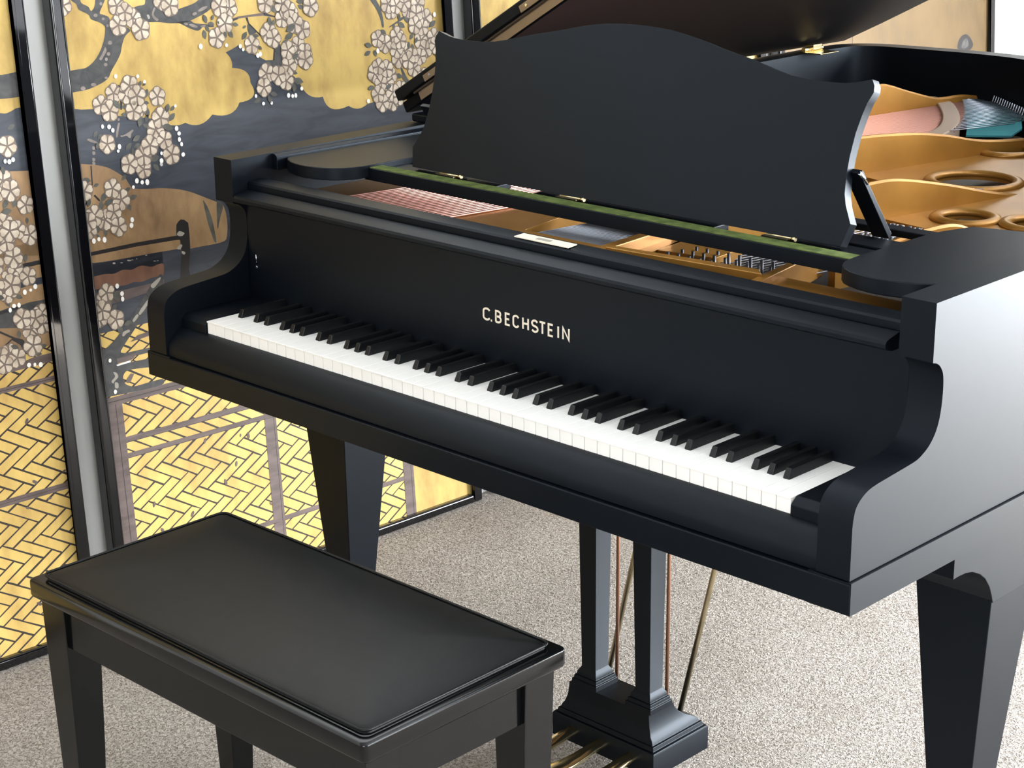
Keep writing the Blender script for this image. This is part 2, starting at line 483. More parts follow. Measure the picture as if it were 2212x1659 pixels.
# traced outlines of the painting, in panel coordinates (metres)
ART2=[
('navy',1,[(-0.1285,1.0556),(0.0789,1.0362),(0.098,1.0323),(0.1231,1.0302),(0.1415,1.0239),(0.1724,1.0119),(0.2044,1.0053),(0.237,1),(0.2533,0.996),(0.264,0.9899),(0.2743,0.985),(0.2842,0.9812),(0.2936,0.9786),(0.3025,0.9771),(0.311,0.9768),(0.3189,0.9777),(0.3264,0.9797),(0.3351,0.9756),(0.3437,0.973),(0.3521,0.9718),(0.3604,0.9721),(0.3686,0.9739),(0.3766,0.9771),(0.3845,0.9819),(0.3923,0.9881),(0.4044,0.9849),(0.4155,0.9832),(0.4257,0.983),(0.4347,0.9842),(0.4428,0.987),(0.4498,0.9912),(0.4557,0.997),(0.4605,1.0042),(0.4708,1.0046),(0.4796,1.0058),(0.4867,1.0076),(0.4923,1.0102),(0.4963,1.0135),(0.4986,1.0175),(0.4994,1.0222),(0.4985,1.0276),(0.496,1.0337),(0.492,1.0406),(0.4922,1.0474),(0.4909,1.0535),(0.488,1.0589),(0.4836,1.0635),(0.4776,1.0674),(0.4701,1.0706),(0.461,1.073),(0.4505,1.0748),(0.4515,1.0795),(0.4516,1.0841),(0.4507,1.0887),(0.449,1.0932),(0.4464,1.0977),(0.4429,1.1021),(0.4385,1.1064),(0.4547,1.1116),(0.4735,1.1185),(0.4815,1.1091),(0.4932,1.1006),(0.5039,1.0982),(0.5178,1.0909),(0.5351,1.0813),(0.5536,1.0801),(0.56,1.0705),(0.5673,1.0683),(0.6023,1.0423),(0.6161,1.0288),(0.6202,1.0193),(0.6253,1.0112),(0.6312,1.0045),(0.638,0.9992),(0.6457,0.9953),(0.6543,0.9928),(0.6638,0.9917),(0.6742,0.9921),(0.6771,0.9826),(0.6816,0.9748),(0.6875,0.9688),(0.6951,0.9645),(0.7042,0.962),(0.7148,0.9613),(0.7271,0.9623),(0.741,0.9651),(0.7474,0.9615),(0.7537,0.9588),(0.76,0.957),(0.7664,0.9562),(0.7727,0.9564),(0.7789,0.9576),(0.7852,0.9597),(0.7914,0.9627),(0.7914,0.47),(0.27,0.47),(0.27,0.6),(-0.2,0.6)]),
('navy',1.3,[(0.7714,0.9427),(0.7914,0.9627),(0.8214,0.9667),(0.8514,0.9527),(1.2,0.9727),(1.2,0.47),(0.7714,0.47)]),
('bronze',2,[(0.0545,0.9355),(0.0797,0.932),(0.1131,0.9256),(0.1318,0.92),(0.1476,0.913),(0.1669,0.8993),(0.1771,0.8906),(0.1818,0.8825),(0.1875,0.8719),(0.1969,0.8668),(0.2266,0.8625),(0.2554,0.8601),(0.2913,0.8529),(0.3201,0.8437),(0.3486,0.8299),(0.3719,0.8181),(0.3976,0.8058),(0.4024,0.7879),(0.4039,0.7675),(0.401,0.745),(0.395,0.7287),(0.3095,0.73),(0.2835,0.7265),(0.2246,0.7291),(0.0336,0.7379)]),
('line',3,[(0.0723,0.761),(0.082,0.7612),(0.1852,0.7628),(0.2802,0.7611),(0.2901,0.7559),(0.2865,0.7515),(0.2777,0.7525),(0.1843,0.7548),(0.0714,0.7538)]),
('navy',3,[(0.0692,0.737),(0.139,0.7359),(0.2108,0.7359),(0.2755,0.7342),(0.29,0.7305),(0.294,0.6888),(0.0589,0.7113)]),
('navy',3,[(0.0686,0.7404),(0.1217,0.7372),(0.1721,0.7363),(0.2422,0.7349),(0.2397,0.6795),(0.1852,0.6769),(0.0822,0.6784),(0.0601,0.6755)]),
('russet',4,[(0.0651,0.7131),(0.0808,0.7129),(0.1088,0.7143),(0.1283,0.7101),(0.1492,0.7159),(0.1689,0.7106),(0.1817,0.7151),(0.1942,0.7161),(0.214,0.7085),(0.2268,0.7116),(0.2437,0.7122),(0.2405,0.6866),(0.2281,0.6879),(0.2114,0.6879),(0.1944,0.6842),(0.186,0.6836),(0.17,0.6872),(0.1533,0.6837),(0.1252,0.6859),(0.0894,0.6876),(0.0617,0.6875)]),
('wood',4,[(0.0606,0.6789),(0.0827,0.6818),(0.1461,0.6752),(0.2184,0.6771),(0.2397,0.6795),(0.2371,0.6582),(0.1913,0.6596),(0.1476,0.6549),(0.121,0.6533),(0.081,0.6539),(0.0574,0.6549)]),
('line',5,[(0.279,0.7629),(0.2814,0.7827),(0.2865,0.7882),(0.2928,0.7914),(0.3008,0.7895),(0.3097,0.782),(0.3099,0.759),(0.3084,0.7309),(0.3002,0.6903),(0.3032,0.664),(0.2766,0.6689),(0.2872,0.7259),(0.2864,0.7502)]),
('lichen',6,[(0.279,0.7629),(0.2858,0.77),(0.2999,0.7632),(0.2933,0.758),(0.2859,0.7585)]),
('lichen',6,[(0.2756,0.7355),(0.2827,0.7318),(0.29,0.7369),(0.2899,0.742),(0.2839,0.7417)]),
('lichen',6,[(0.2876,0.7296),(0.2968,0.7242),(0.2932,0.7197),(0.2869,0.7234)]),
('navy',4,[(0.3087,0.729),(0.3922,0.7291),(0.399,0.728),(0.3912,0.6598),(0.2157,0.6577),(0.2745,0.6809),(0.3047,0.6812)]),
('leaf',5,[(0.3488,0.826),(0.36,0.8059),(0.3685,0.7761),(0.3734,0.73),(0.3669,0.7334),(0.3574,0.7693),(0.3524,0.7985)]),
('leaf',5,[(0.3816,0.8153),(0.3915,0.8124),(0.398,0.8029),(0.3879,0.7816),(0.3771,0.7532),(0.3795,0.7829)]),
('lichen',5,[(0.1609,0.7323),(0.1655,0.732),(0.1699,0.7307),(0.1696,0.7286),(0.1651,0.7289),(0.1607,0.7302)]),
('lichen',5,[(0.1282,0.7329),(0.1312,0.7331),(0.1341,0.7319),(0.1338,0.7294),(0.1307,0.7293),(0.1279,0.7304)]),
('lichen',5,[(0.145,0.7302),(0.148,0.7299),(0.1509,0.7291),(0.1508,0.728),(0.1477,0.7282),(0.1448,0.729)]),
('lichen',5,[(0.1818,0.7319),(0.1829,0.7322),(0.1838,0.7316),(0.1836,0.73),(0.1826,0.7297),(0.1816,0.7303)]),
('lichen',5,[(0.1701,0.7315),(0.1725,0.7313),(0.1749,0.7306),(0.1748,0.7297),(0.1724,0.7299),(0.17,0.7306)]),
('lichen',5,[(0.2028,0.7353),(0.2049,0.7353),(0.2068,0.7346),(0.2067,0.7332),(0.2046,0.7332),(0.2026,0.7339)]),
('lichen',5,[(0.2196,0.7206),(0.2227,0.7203),(0.2257,0.7195),(0.2256,0.7184),(0.2225,0.7187),(0.2195,0.7195)]),
('lichen',5,[(0.2276,0.7197),(0.2299,0.7196),(0.2321,0.7189),(0.232,0.7179),(0.2297,0.718),(0.2275,0.7186)]),
('bark',6,[(0.2149,0.6822),(0.2373,0.6944),(0.2377,0.6635),(0.2011,0.6379),(0.1672,0.5993),(0.137,0.5711),(0.1181,0.5507),(0.1902,0.55),(0.2025,0.5483),(0.2015,0.5403),(0.1188,0.5406),(0.1115,0.5313),(0.1875,0.5286),(0.1999,0.5269),(0.1977,0.509),(0.1566,0.5143),(0.132,0.5156),(0.1239,0.5087),(0.1218,0.5),(0.1264,0.4877),(0.1439,0.4795),(0.169,0.4803),(0.1942,0.4811),(0.2154,0.481),(0.2136,0.4666),(0.0806,0.4721),(0.062,0.4764),(0.0708,0.5599),(0.0795,0.5652),(0.1026,0.5729),(0.1503,0.6117),(0.1906,0.6543)]),
('wood',7,[(0.1271,0.4934),(0.132,0.4996),(0.1413,0.5076),(0.1482,0.5051),(0.1394,0.4925),(0.1328,0.4894)]),
('wood',7,[(0.1131,0.5437),(0.1315,0.5442),(0.1523,0.5462),(0.1606,0.5462),(0.1511,0.5364),(0.1425,0.5337),(0.1138,0.5336)]),
('wood',7,[(0.1648,0.5799),(0.1942,0.5829),(0.1931,0.574),(0.17,0.5715),(0.1492,0.5704)]),
('lichen',8,[(0.1722,0.6227),(0.1795,0.6312),(0.2003,0.6488),(0.2045,0.6453),(0.1896,0.6292),(0.1758,0.6184)]),
('lichen',8,[(0.1564,0.6114),(0.1692,0.6233),(0.1742,0.6187),(0.161,0.6069)]),
('lichen',8,[(0.1303,0.586),(0.1327,0.5937),(0.1483,0.5962),(0.1501,0.5905),(0.1413,0.5892),(0.1345,0.5839)]),
('bud',8,[(0.1105,0.5316),(0.1425,0.5341),(0.1441,0.5301),(0.1132,0.5288)]),
('lichen',8,[(0.1009,0.5196),(0.1096,0.5164),(0.1128,0.5066),(0.1013,0.4992),(0.0988,0.4957),(0.0945,0.5016),(0.1062,0.509)]),
('lichen',8,[(0.1023,0.499),(0.111,0.4952),(0.11,0.4845),(0.1016,0.4855)]),
('lichen',8,[(0.2054,0.6731),(0.2255,0.6839),(0.2341,0.6859),(0.229,0.6778),(0.2127,0.6646)]),
('bark',3,[(0.071,1.105),(0.0778,1.1057),(0.0954,1.1071),(0.1157,1.1074),(0.1272,1.1121),(0.1361,1.1183),(0.1454,1.1267),(0.1553,1.1399),(0.1627,1.1544),(0.1671,1.1669),(0.1691,1.1796),(0.1652,1.1846),(0.1564,1.1901),(0.1395,1.1961),(0.1378,1.2038),(0.1316,1.2083),(0.124,1.2118),(0.1152,1.2166),(0.1133,1.2271),(0.1003,1.2349),(0.1046,1.2575),(0.1218,1.2563),(0.1214,1.2333),(0.1245,1.2262),(0.1385,1.2199),(0.142,1.2104),(0.1487,1.2151),(0.1533,1.224),(0.1578,1.2537),(0.1835,1.2519),(0.1751,1.2293),(0.1667,1.2171),(0.159,1.205),(0.1689,1.2024),(0.1806,1.1971),(0.1801,1.1822),(0.1828,1.1714),(0.2,1.1652),(0.2106,1.1714),(0.2181,1.1754),(0.2241,1.1678),(0.2151,1.1627),(0.208,1.1562),(0.2013,1.1427),(0.1967,1.1277),(0.1881,1.1155),(0.1719,1.097),(0.1648,1.0847),(0.1528,1.0777),(0.1271,1.0698),(0.1104,1.0669),(0.09,1.0662),(0.0777,1.0646),(0.0657,1.0648)]),
('bark',3,[(0.2347,1.2071),(0.2336,1.2095),(0.2453,1.2133),(0.2566,1.2131),(0.2633,1.2155),(0.2656,1.246),(0.2832,1.2448),(0.2812,1.2165),(0.2845,1.2091),(0.2979,1.2009),(0.3157,1.1929),(0.3339,1.1992),(0.3733,1.207),(0.3919,1.2165),(0.4047,1.2361),(0.4798,1.2308),(0.4182,1.1975),(0.3989,1.1868),(0.3619,1.1752),(0.345,1.17),(0.3351,1.1729),(0.3134,1.1742),(0.288,1.179),(0.2667,1.1802),(0.2554,1.1806),(0.2508,1.1893),(0.2405,1.1972)]),
('bark',3,[(0.3444,1.1682),(0.3347,1.1733),(0.3262,1.1752),(0.3616,1.1765),(0.3696,1.1697),(0.3886,1.1667),(0.4167,1.1627),(0.4154,1.1579),(0.3983,1.16),(0.391,1.1618),(0.3797,1.1543),(0.3709,1.1556),(0.3582,1.161)]),
('lichen2',4,[(0.1641,1.1438),(0.1621,1.1392),(0.1522,1.1261),(0.1475,1.1218),(0.1525,1.1178),(0.1606,1.1276),(0.1671,1.1352)]),
('lichen2',4,[(0.1807,1.1493),(0.1789,1.1465),(0.1754,1.1457),(0.1721,1.1472),(0.1711,1.1502),(0.1729,1.1529),(0.1764,1.1538),(0.1796,1.1523)]),
('lichen2',4,[(0.1739,1.1287),(0.1724,1.1264),(0.1693,1.1256),(0.1666,1.1269),(0.1657,1.1295),(0.1672,1.1319),(0.1702,1.1326),(0.173,1.1313)]),
('lichen2',4,[(0.1671,1.1193),(0.1658,1.117),(0.1633,1.1162),(0.161,1.1174),(0.1603,1.12),(0.1617,1.1224),(0.1642,1.1232),(0.1665,1.1219)]),
('lichen2',4,[(0.1652,1.1095),(0.1637,1.1072),(0.1607,1.1064),(0.1579,1.1077),(0.157,1.1103),(0.1585,1.1127),(0.1616,1.1134),(0.1643,1.1121)]),
('lichen2',4,[(0.1634,1.0849),(0.162,1.0833),(0.159,1.0829),(0.1562,1.0839),(0.1552,1.0857),(0.1566,1.0872),(0.1596,1.0876),(0.1624,1.0866)]),
('lichen2',4,[(0.1366,1.0747),(0.1345,1.0724),(0.1301,1.0718),(0.1259,1.0733),(0.1245,1.076),(0.1266,1.0783),(0.131,1.0788),(0.1352,1.0773)]),
('lichen2',4,[(0.1122,1.0703),(0.1102,1.0676),(0.1063,1.0668),(0.1027,1.0684),(0.1015,1.0714),(0.1034,1.0741),(0.1074,1.0749),(0.111,1.0733)]),
('lichen2',4,[(0.1559,1.2023),(0.1542,1.2),(0.1508,1.1992),(0.1476,1.2005),(0.1465,1.2031),(0.1482,1.2054),(0.1516,1.2061),(0.1549,1.2049)]),
('lichen2',4,[(0.17,1.1947),(0.1687,1.1928),(0.1662,1.1921),(0.1639,1.1932),(0.1632,1.1953),(0.1645,1.1973),(0.167,1.1979),(0.1692,1.1969)]),
('lichen2',4,[(0.1772,1.1813),(0.1761,1.1793),(0.1741,1.1786),(0.1723,1.1796),(0.1717,1.1818),(0.1728,1.1837),(0.1748,1.1844),(0.1766,1.1834)]),
('lichen2',4,[(0.1688,1.2228),(0.1675,1.2204),(0.165,1.2196),(0.1627,1.2208),(0.162,1.2233),(0.1633,1.2257),(0.1659,1.2265),(0.1681,1.2253)]),
('lichen2',4,[(0.2816,1.2081),(0.2855,1.2055),(0.2786,1.1953),(0.2821,1.1891),(0.29,1.1836),(0.2853,1.1804),(0.2774,1.1859),(0.2735,1.1945)]),
('lichen',4,[(0.2628,1.1948),(0.2685,1.1949),(0.2705,1.1876),(0.2659,1.1856)]),
('lichen2',4,[(0.4059,1.2),(0.4034,1.1966),(0.3952,1.1927),(0.386,1.1906),(0.3813,1.1915),(0.3837,1.1949),(0.3919,1.1988),(0.4011,1.2009)]),
('lichen2',4,[(0.3789,1.1891),(0.378,1.1866),(0.3744,1.1848),(0.3701,1.1846),(0.3676,1.1862),(0.3685,1.1887),(0.3722,1.1905),(0.3765,1.1907)]),
('lichen2',4,[(0.3778,1.1615),(0.3738,1.1606),(0.3662,1.1623),(0.3594,1.1656),(0.3574,1.1686),(0.3614,1.1695),(0.369,1.1678),(0.3758,1.1645)]),
('lichen2',4,[(0.3554,1.1689),(0.3534,1.1676),(0.3496,1.1678),(0.3464,1.1694),(0.3456,1.1714),(0.3476,1.1727),(0.3514,1.1724),(0.3546,1.1709)]),
('lichen2',4,[(0.3978,1.163),(0.396,1.1611),(0.3914,1.16),(0.3866,1.1604),(0.3845,1.1619),(0.3862,1.1638),(0.3908,1.1649),(0.3956,1.1645)]),
('wood',3,[(0.4602,1.1707),(0.476,1.1741),(0.5291,1.176),(0.5416,1.1759),(0.5692,1.1674),(0.5705,1.1644),(0.5379,1.1706),(0.4988,1.171),(0.4754,1.1695),(0.4604,1.166)]),
('line',4,[(0.4602,1.1707),(0.4756,1.1713),(0.4754,1.1689),(0.4603,1.1652)]),
('line',4,[(0.54,1.1754),(0.5692,1.167),(0.5674,1.1647),(0.5396,1.1717)]),
('line',3,[(0.4941,1.1704),(0.4995,1.1706),(0.5021,1.1586),(0.519,1.1421),(0.5289,1.1325),(0.5435,1.1211),(0.5566,1.1098),(0.562,1.1004),(0.5565,1.0794),(0.5533,1.0797),(0.5572,1.1009),(0.5444,1.1147),(0.5243,1.1329),(0.5101,1.1467),(0.4989,1.1576)]),
('line',3,[(0.5408,1.1754),(0.5476,1.1873),(0.5663,1.1984),(0.5693,1.1969),(0.5539,1.1868),(0.5448,1.1757)]),
('bark',3,[(0.5605,1.1018),(0.5611,1.0929),(0.5532,1.0784),(0.5356,1.0776),(0.5317,1.0717),(0.5521,1.0684),(0.555,1.0585),(0.5639,1.0589),(0.5755,1.0622),(0.5779,1.0773),(0.5756,1.1081),(0.5702,1.1174)]),
('bark',3,[(0.4973,1.1577),(0.5049,1.1558),(0.5132,1.1464),(0.5186,1.1384),(0.5056,1.1346),(0.4995,1.1351),(0.4961,1.1466)]),
('bark',3,[(0.8202,1.1935),(0.8306,1.1927),(0.8395,1.1763),(0.8472,1.1652),(0.8512,1.1517),(0.8545,1.1342),(0.8543,1.1196),(0.8491,1.12),(0.8477,1.1334),(0.8436,1.1457),(0.8348,1.1635),(0.8207,1.1804)]),
('bark',4,[(0.8693,1.1183),(0.8676,1.1198),(0.8936,1.1309),(0.9023,1.1369),(0.9251,1.141),(0.9344,1.1637),(0.9384,1.1674),(0.9423,1.1604),(0.9314,1.1398),(0.9062,1.1312),(0.8858,1.1235)]),
('bark',3,[(0.8915,1.0303),(0.897,1.0311),(0.9031,1.0183),(0.9125,1.0023),(0.9229,0.9958),(0.9455,1.003),(0.9443,0.9894),(0.9175,0.9772),(0.9109,0.9848),(0.9032,0.9992)]),
('lichen2',5,[(0.1735,0.9983),(0.179,0.9976),(0.1741,0.9862),(0.17,0.9704),(0.1645,0.9711)]),
('lichen2',5,[(0.1739,1.0066),(0.1788,1.0066),(0.1782,1.0019),(0.174,1.0018)]),
('lichen2',5,[(0.176,0.9739),(0.1815,0.9726),(0.1933,0.9765),(0.2053,0.9823),(0.2071,0.979),(0.1999,0.9733),(0.199,0.9661),(0.1948,0.966),(0.1899,0.9721),(0.1769,0.9695)]),
('lichen2',5,[(0.1029,0.976),(0.1084,0.9764),(0.1251,0.9671),(0.1247,0.9642),(0.1141,0.9674),(0.1032,0.973)]),
('lichen2',5,[(0.1118,0.9605),(0.116,0.9608),(0.1191,0.9583),(0.1178,0.9537),(0.1123,0.9538)]),
('lichen2',5,[(0.1106,0.9511),(0.1147,0.9514),(0.1179,0.9489),(0.1166,0.9443),(0.1111,0.9444)]),
('lichen2',5,[(0.109,0.9387),(0.1131,0.939),(0.1163,0.9365),(0.115,0.9319),(0.1095,0.9321)]),
('lichen2',5,[(0.1081,0.9317),(0.1122,0.9319),(0.1153,0.9295),(0.114,0.9248),(0.1086,0.925)]),
('line',5,[(0.1827,1.0702),(0.1865,1.0674),(0.1904,1.0431),(0.1857,1.022),(0.1822,1.0224),(0.1846,1.0413)]),
('line',5,[(0.1034,0.9251),(0.1061,0.9248),(0.1044,0.8901),(0.0977,0.8706),(0.0841,0.8509),(0.0817,0.8536),(0.0953,0.8733),(0.1017,0.8905)]),
('line',5,[(0.1028,0.8674),(0.1065,0.8692),(0.1154,0.8582),(0.1163,0.8544),(0.1124,0.8562)]),
('wood',5,[(0.0822,0.452),(1.1,0.452),(1.1,0.4692),(0.0822,0.4692)]),
('line',6,[(0.0822,0.4595),(1.1,0.4595),(1.1,0.461),(0.0822,0.461)]),
('wood',6,[(0.0822,0),(0.1138,0),(0.1138,0.4535),(0.0822,0.4535)]),
('line',7,[(0.098,0),(0.0995,0),(0.0995,0.4535),(0.098,0.4535)]),
('wood',5,[(0.1138,0.3713),(1.1,0.3713),(1.1,0.383),(0.1138,0.383)]),
('wood',5,[(0.1138,0.339),(1.1,0.339),(1.1,0.349),(0.1138,0.349)]),
('line',6,[(0.1138,0.3708),(1.1,0.3708),(1.1,0.372),(0.1138,0.372)]),
('line',6,[(0.1138,0.3385),(1.1,0.3385),(1.1,0.3395),(0.1138,0.3395)]),
('wood',6,[(0.4495,0),(0.4797,0),(0.4797,0.362),(0.4495,0.362)]),
('line',7,[(0.4725,0),(0.4738,0),(0.4738,0.362),(0.4725,0.362)]),
('wood',5,[(0.4,0.1055),(0.8188,0.1055),(0.8188,0.116),(0.4,0.116)]),
('line',6,[(0.4,0.1052),(0.8188,0.1052),(0.8188,0.106),(0.4,0.106)]),
('wood',6,[(0.8188,0),(0.8488,0),(0.8488,0.452),(0.8188,0.452)]),
('line',7,[(0.8405,0),(0.8418,0),(0.8418,0.452),(0.8405,0.452)]),
('gold',4,[(0.8488,0),(1.1,0),(1.1,0.4),(0.8488,0.4)]),
('wood',8,[(0.2888,0.0926),(0.2866,0.0905),(0.286,0.0857),(0.2875,0.0831),(0.2897,0.0852),(0.2903,0.09)]),
('wood',8,[(0.1712,0.1757),(0.17,0.1707),(0.1734,0.1635),(0.178,0.1612),(0.1791,0.1661),(0.1757,0.1734)]),
('wood',8,[(0.6426,0.1253),(0.6405,0.1226),(0.6406,0.1172),(0.6428,0.1145),(0.6448,0.1173),(0.6447,0.1227)]),
('wood',8,[(0.2485,0.0968),(0.2439,0.0939),(0.2411,0.0857),(0.2428,0.0805),(0.2474,0.0835),(0.2503,0.0916)]),
('wood',8,[(0.6839,0.2825),(0.6828,0.2796),(0.6843,0.2748),(0.6869,0.2731),(0.688,0.276),(0.6865,0.2808)]),
('wood',8,[(0.3357,0.2373),(0.3335,0.2326),(0.3354,0.2245),(0.3395,0.2212),(0.3417,0.226),(0.3398,0.2341)]),
('wood',8,[(0.7189,0.0907),(0.7164,0.0868),(0.7171,0.0795),(0.7203,0.0761),(0.7228,0.08),(0.7221,0.0874)]),
('wood',8,[(0.4692,0.1124),(0.4674,0.1103),(0.4671,0.1059),(0.4688,0.1036),(0.4706,0.1057),(0.4708,0.1101)]),
('wood',8,[(0.756,0.2992),(0.7539,0.2964),(0.7541,0.2909),(0.7563,0.2882),(0.7584,0.291),(0.7582,0.2965)]),
('wood',8,[(0.7357,0.2221),(0.7344,0.2171),(0.7376,0.2095),(0.7422,0.2069),(0.7435,0.212),(0.7403,0.2196)]),
('wood',8,[(0.4701,0.1779),(0.4679,0.1746),(0.4685,0.1685),(0.4712,0.1656),(0.4733,0.1689),(0.4727,0.175)]),
('wood',8,[(0.2367,0.1464),(0.2359,0.1439),(0.2372,0.1399),(0.2394,0.1384),(0.2403,0.1409),(0.239,0.1449)]),
('wood',8,[(0.1628,0.2356),(0.1594,0.233),(0.1577,0.2266),(0.1593,0.2227),(0.1627,0.2252),(0.1644,0.2317)]),
('wood',8,[(0.4432,0.1569),(0.4428,0.1537),(0.4453,0.1494),(0.4482,0.1483),(0.4487,0.1514),(0.4462,0.1557)]),
('wood',8,[(0.4059,0.1201),(0.4042,0.1171),(0.4048,0.1118),(0.4072,0.1094),(0.409,0.1123),(0.4083,0.1177)]),
('wood',8,[(0.3699,0.2683),(0.3666,0.2656),(0.3651,0.2589),(0.3669,0.255),(0.3703,0.2578),(0.3717,0.2644)]),
('wood',8,[(0.7384,0.0918),(0.7354,0.0905),(0.7329,0.086),(0.7334,0.0828),(0.7364,0.084),(0.7389,0.0886)]),
('wood',8,[(0.6444,0.2316),(0.6414,0.2295),(0.6397,0.2241),(0.6409,0.2208),(0.6439,0.2228),(0.6456,0.2282)]),
('wood',8,[(0.2527,0.1904),(0.2483,0.1886),(0.2446,0.1822),(0.2452,0.1775),(0.2496,0.1792),(0.2534,0.1857)]),
('wood',8,[(0.7282,0.3263),(0.7259,0.3212),(0.728,0.3127),(0.7323,0.3092),(0.7346,0.3143),(0.7326,0.3229)]),
('wood',8,[(0.1385,0.145),(0.1376,0.1401),(0.1413,0.1331),(0.1459,0.1311),(0.1468,0.136),(0.143,0.1429)]),
('wood',8,[(0.4041,0.3227),(0.4014,0.3184),(0.4023,0.3103),(0.4059,0.3067),(0.4086,0.311),(0.4077,0.3191)]),
('wood',8,[(0.327,0.1163),(0.325,0.1142),(0.3246,0.1095),(0.3262,0.107),(0.3282,0.1092),(0.3286,0.1139)]),
('wood',8,[(0.3865,0.3237),(0.3846,0.322),(0.3837,0.318),(0.3849,0.3157),(0.3868,0.3174),(0.3877,0.3213)]),
('wood',8,[(0.1583,0.1114),(0.157,0.1079),(0.1587,0.1023),(0.1617,0.1002),(0.163,0.1036),(0.1613,0.1092)]),
('wood',8,[(0.3215,0.0916),(0.321,0.0877),(0.3239,0.0824),(0.3275,0.0809),(0.3281,0.0847),(0.3251,0.0901)]),
('wood',8,[(0.2717,0.0802),(0.2688,0.0791),(0.2665,0.0748),(0.2669,0.0718),(0.2698,0.073),(0.2721,0.0772)]),
('wood',8,[(0.5867,0.106),(0.5829,0.1045),(0.5797,0.0989),(0.5802,0.0948),(0.584,0.0963),(0.5873,0.1019)]),
('wood',8,[(0.2997,0.3354),(0.2959,0.3335),(0.2931,0.3274),(0.2941,0.3233),(0.2978,0.3253),(0.3006,0.3313)]),
('wood',8,[(0.6453,0.1761),(0.6447,0.1721),(0.6478,0.1665),(0.6516,0.165),(0.6522,0.169),(0.649,0.1745)])]
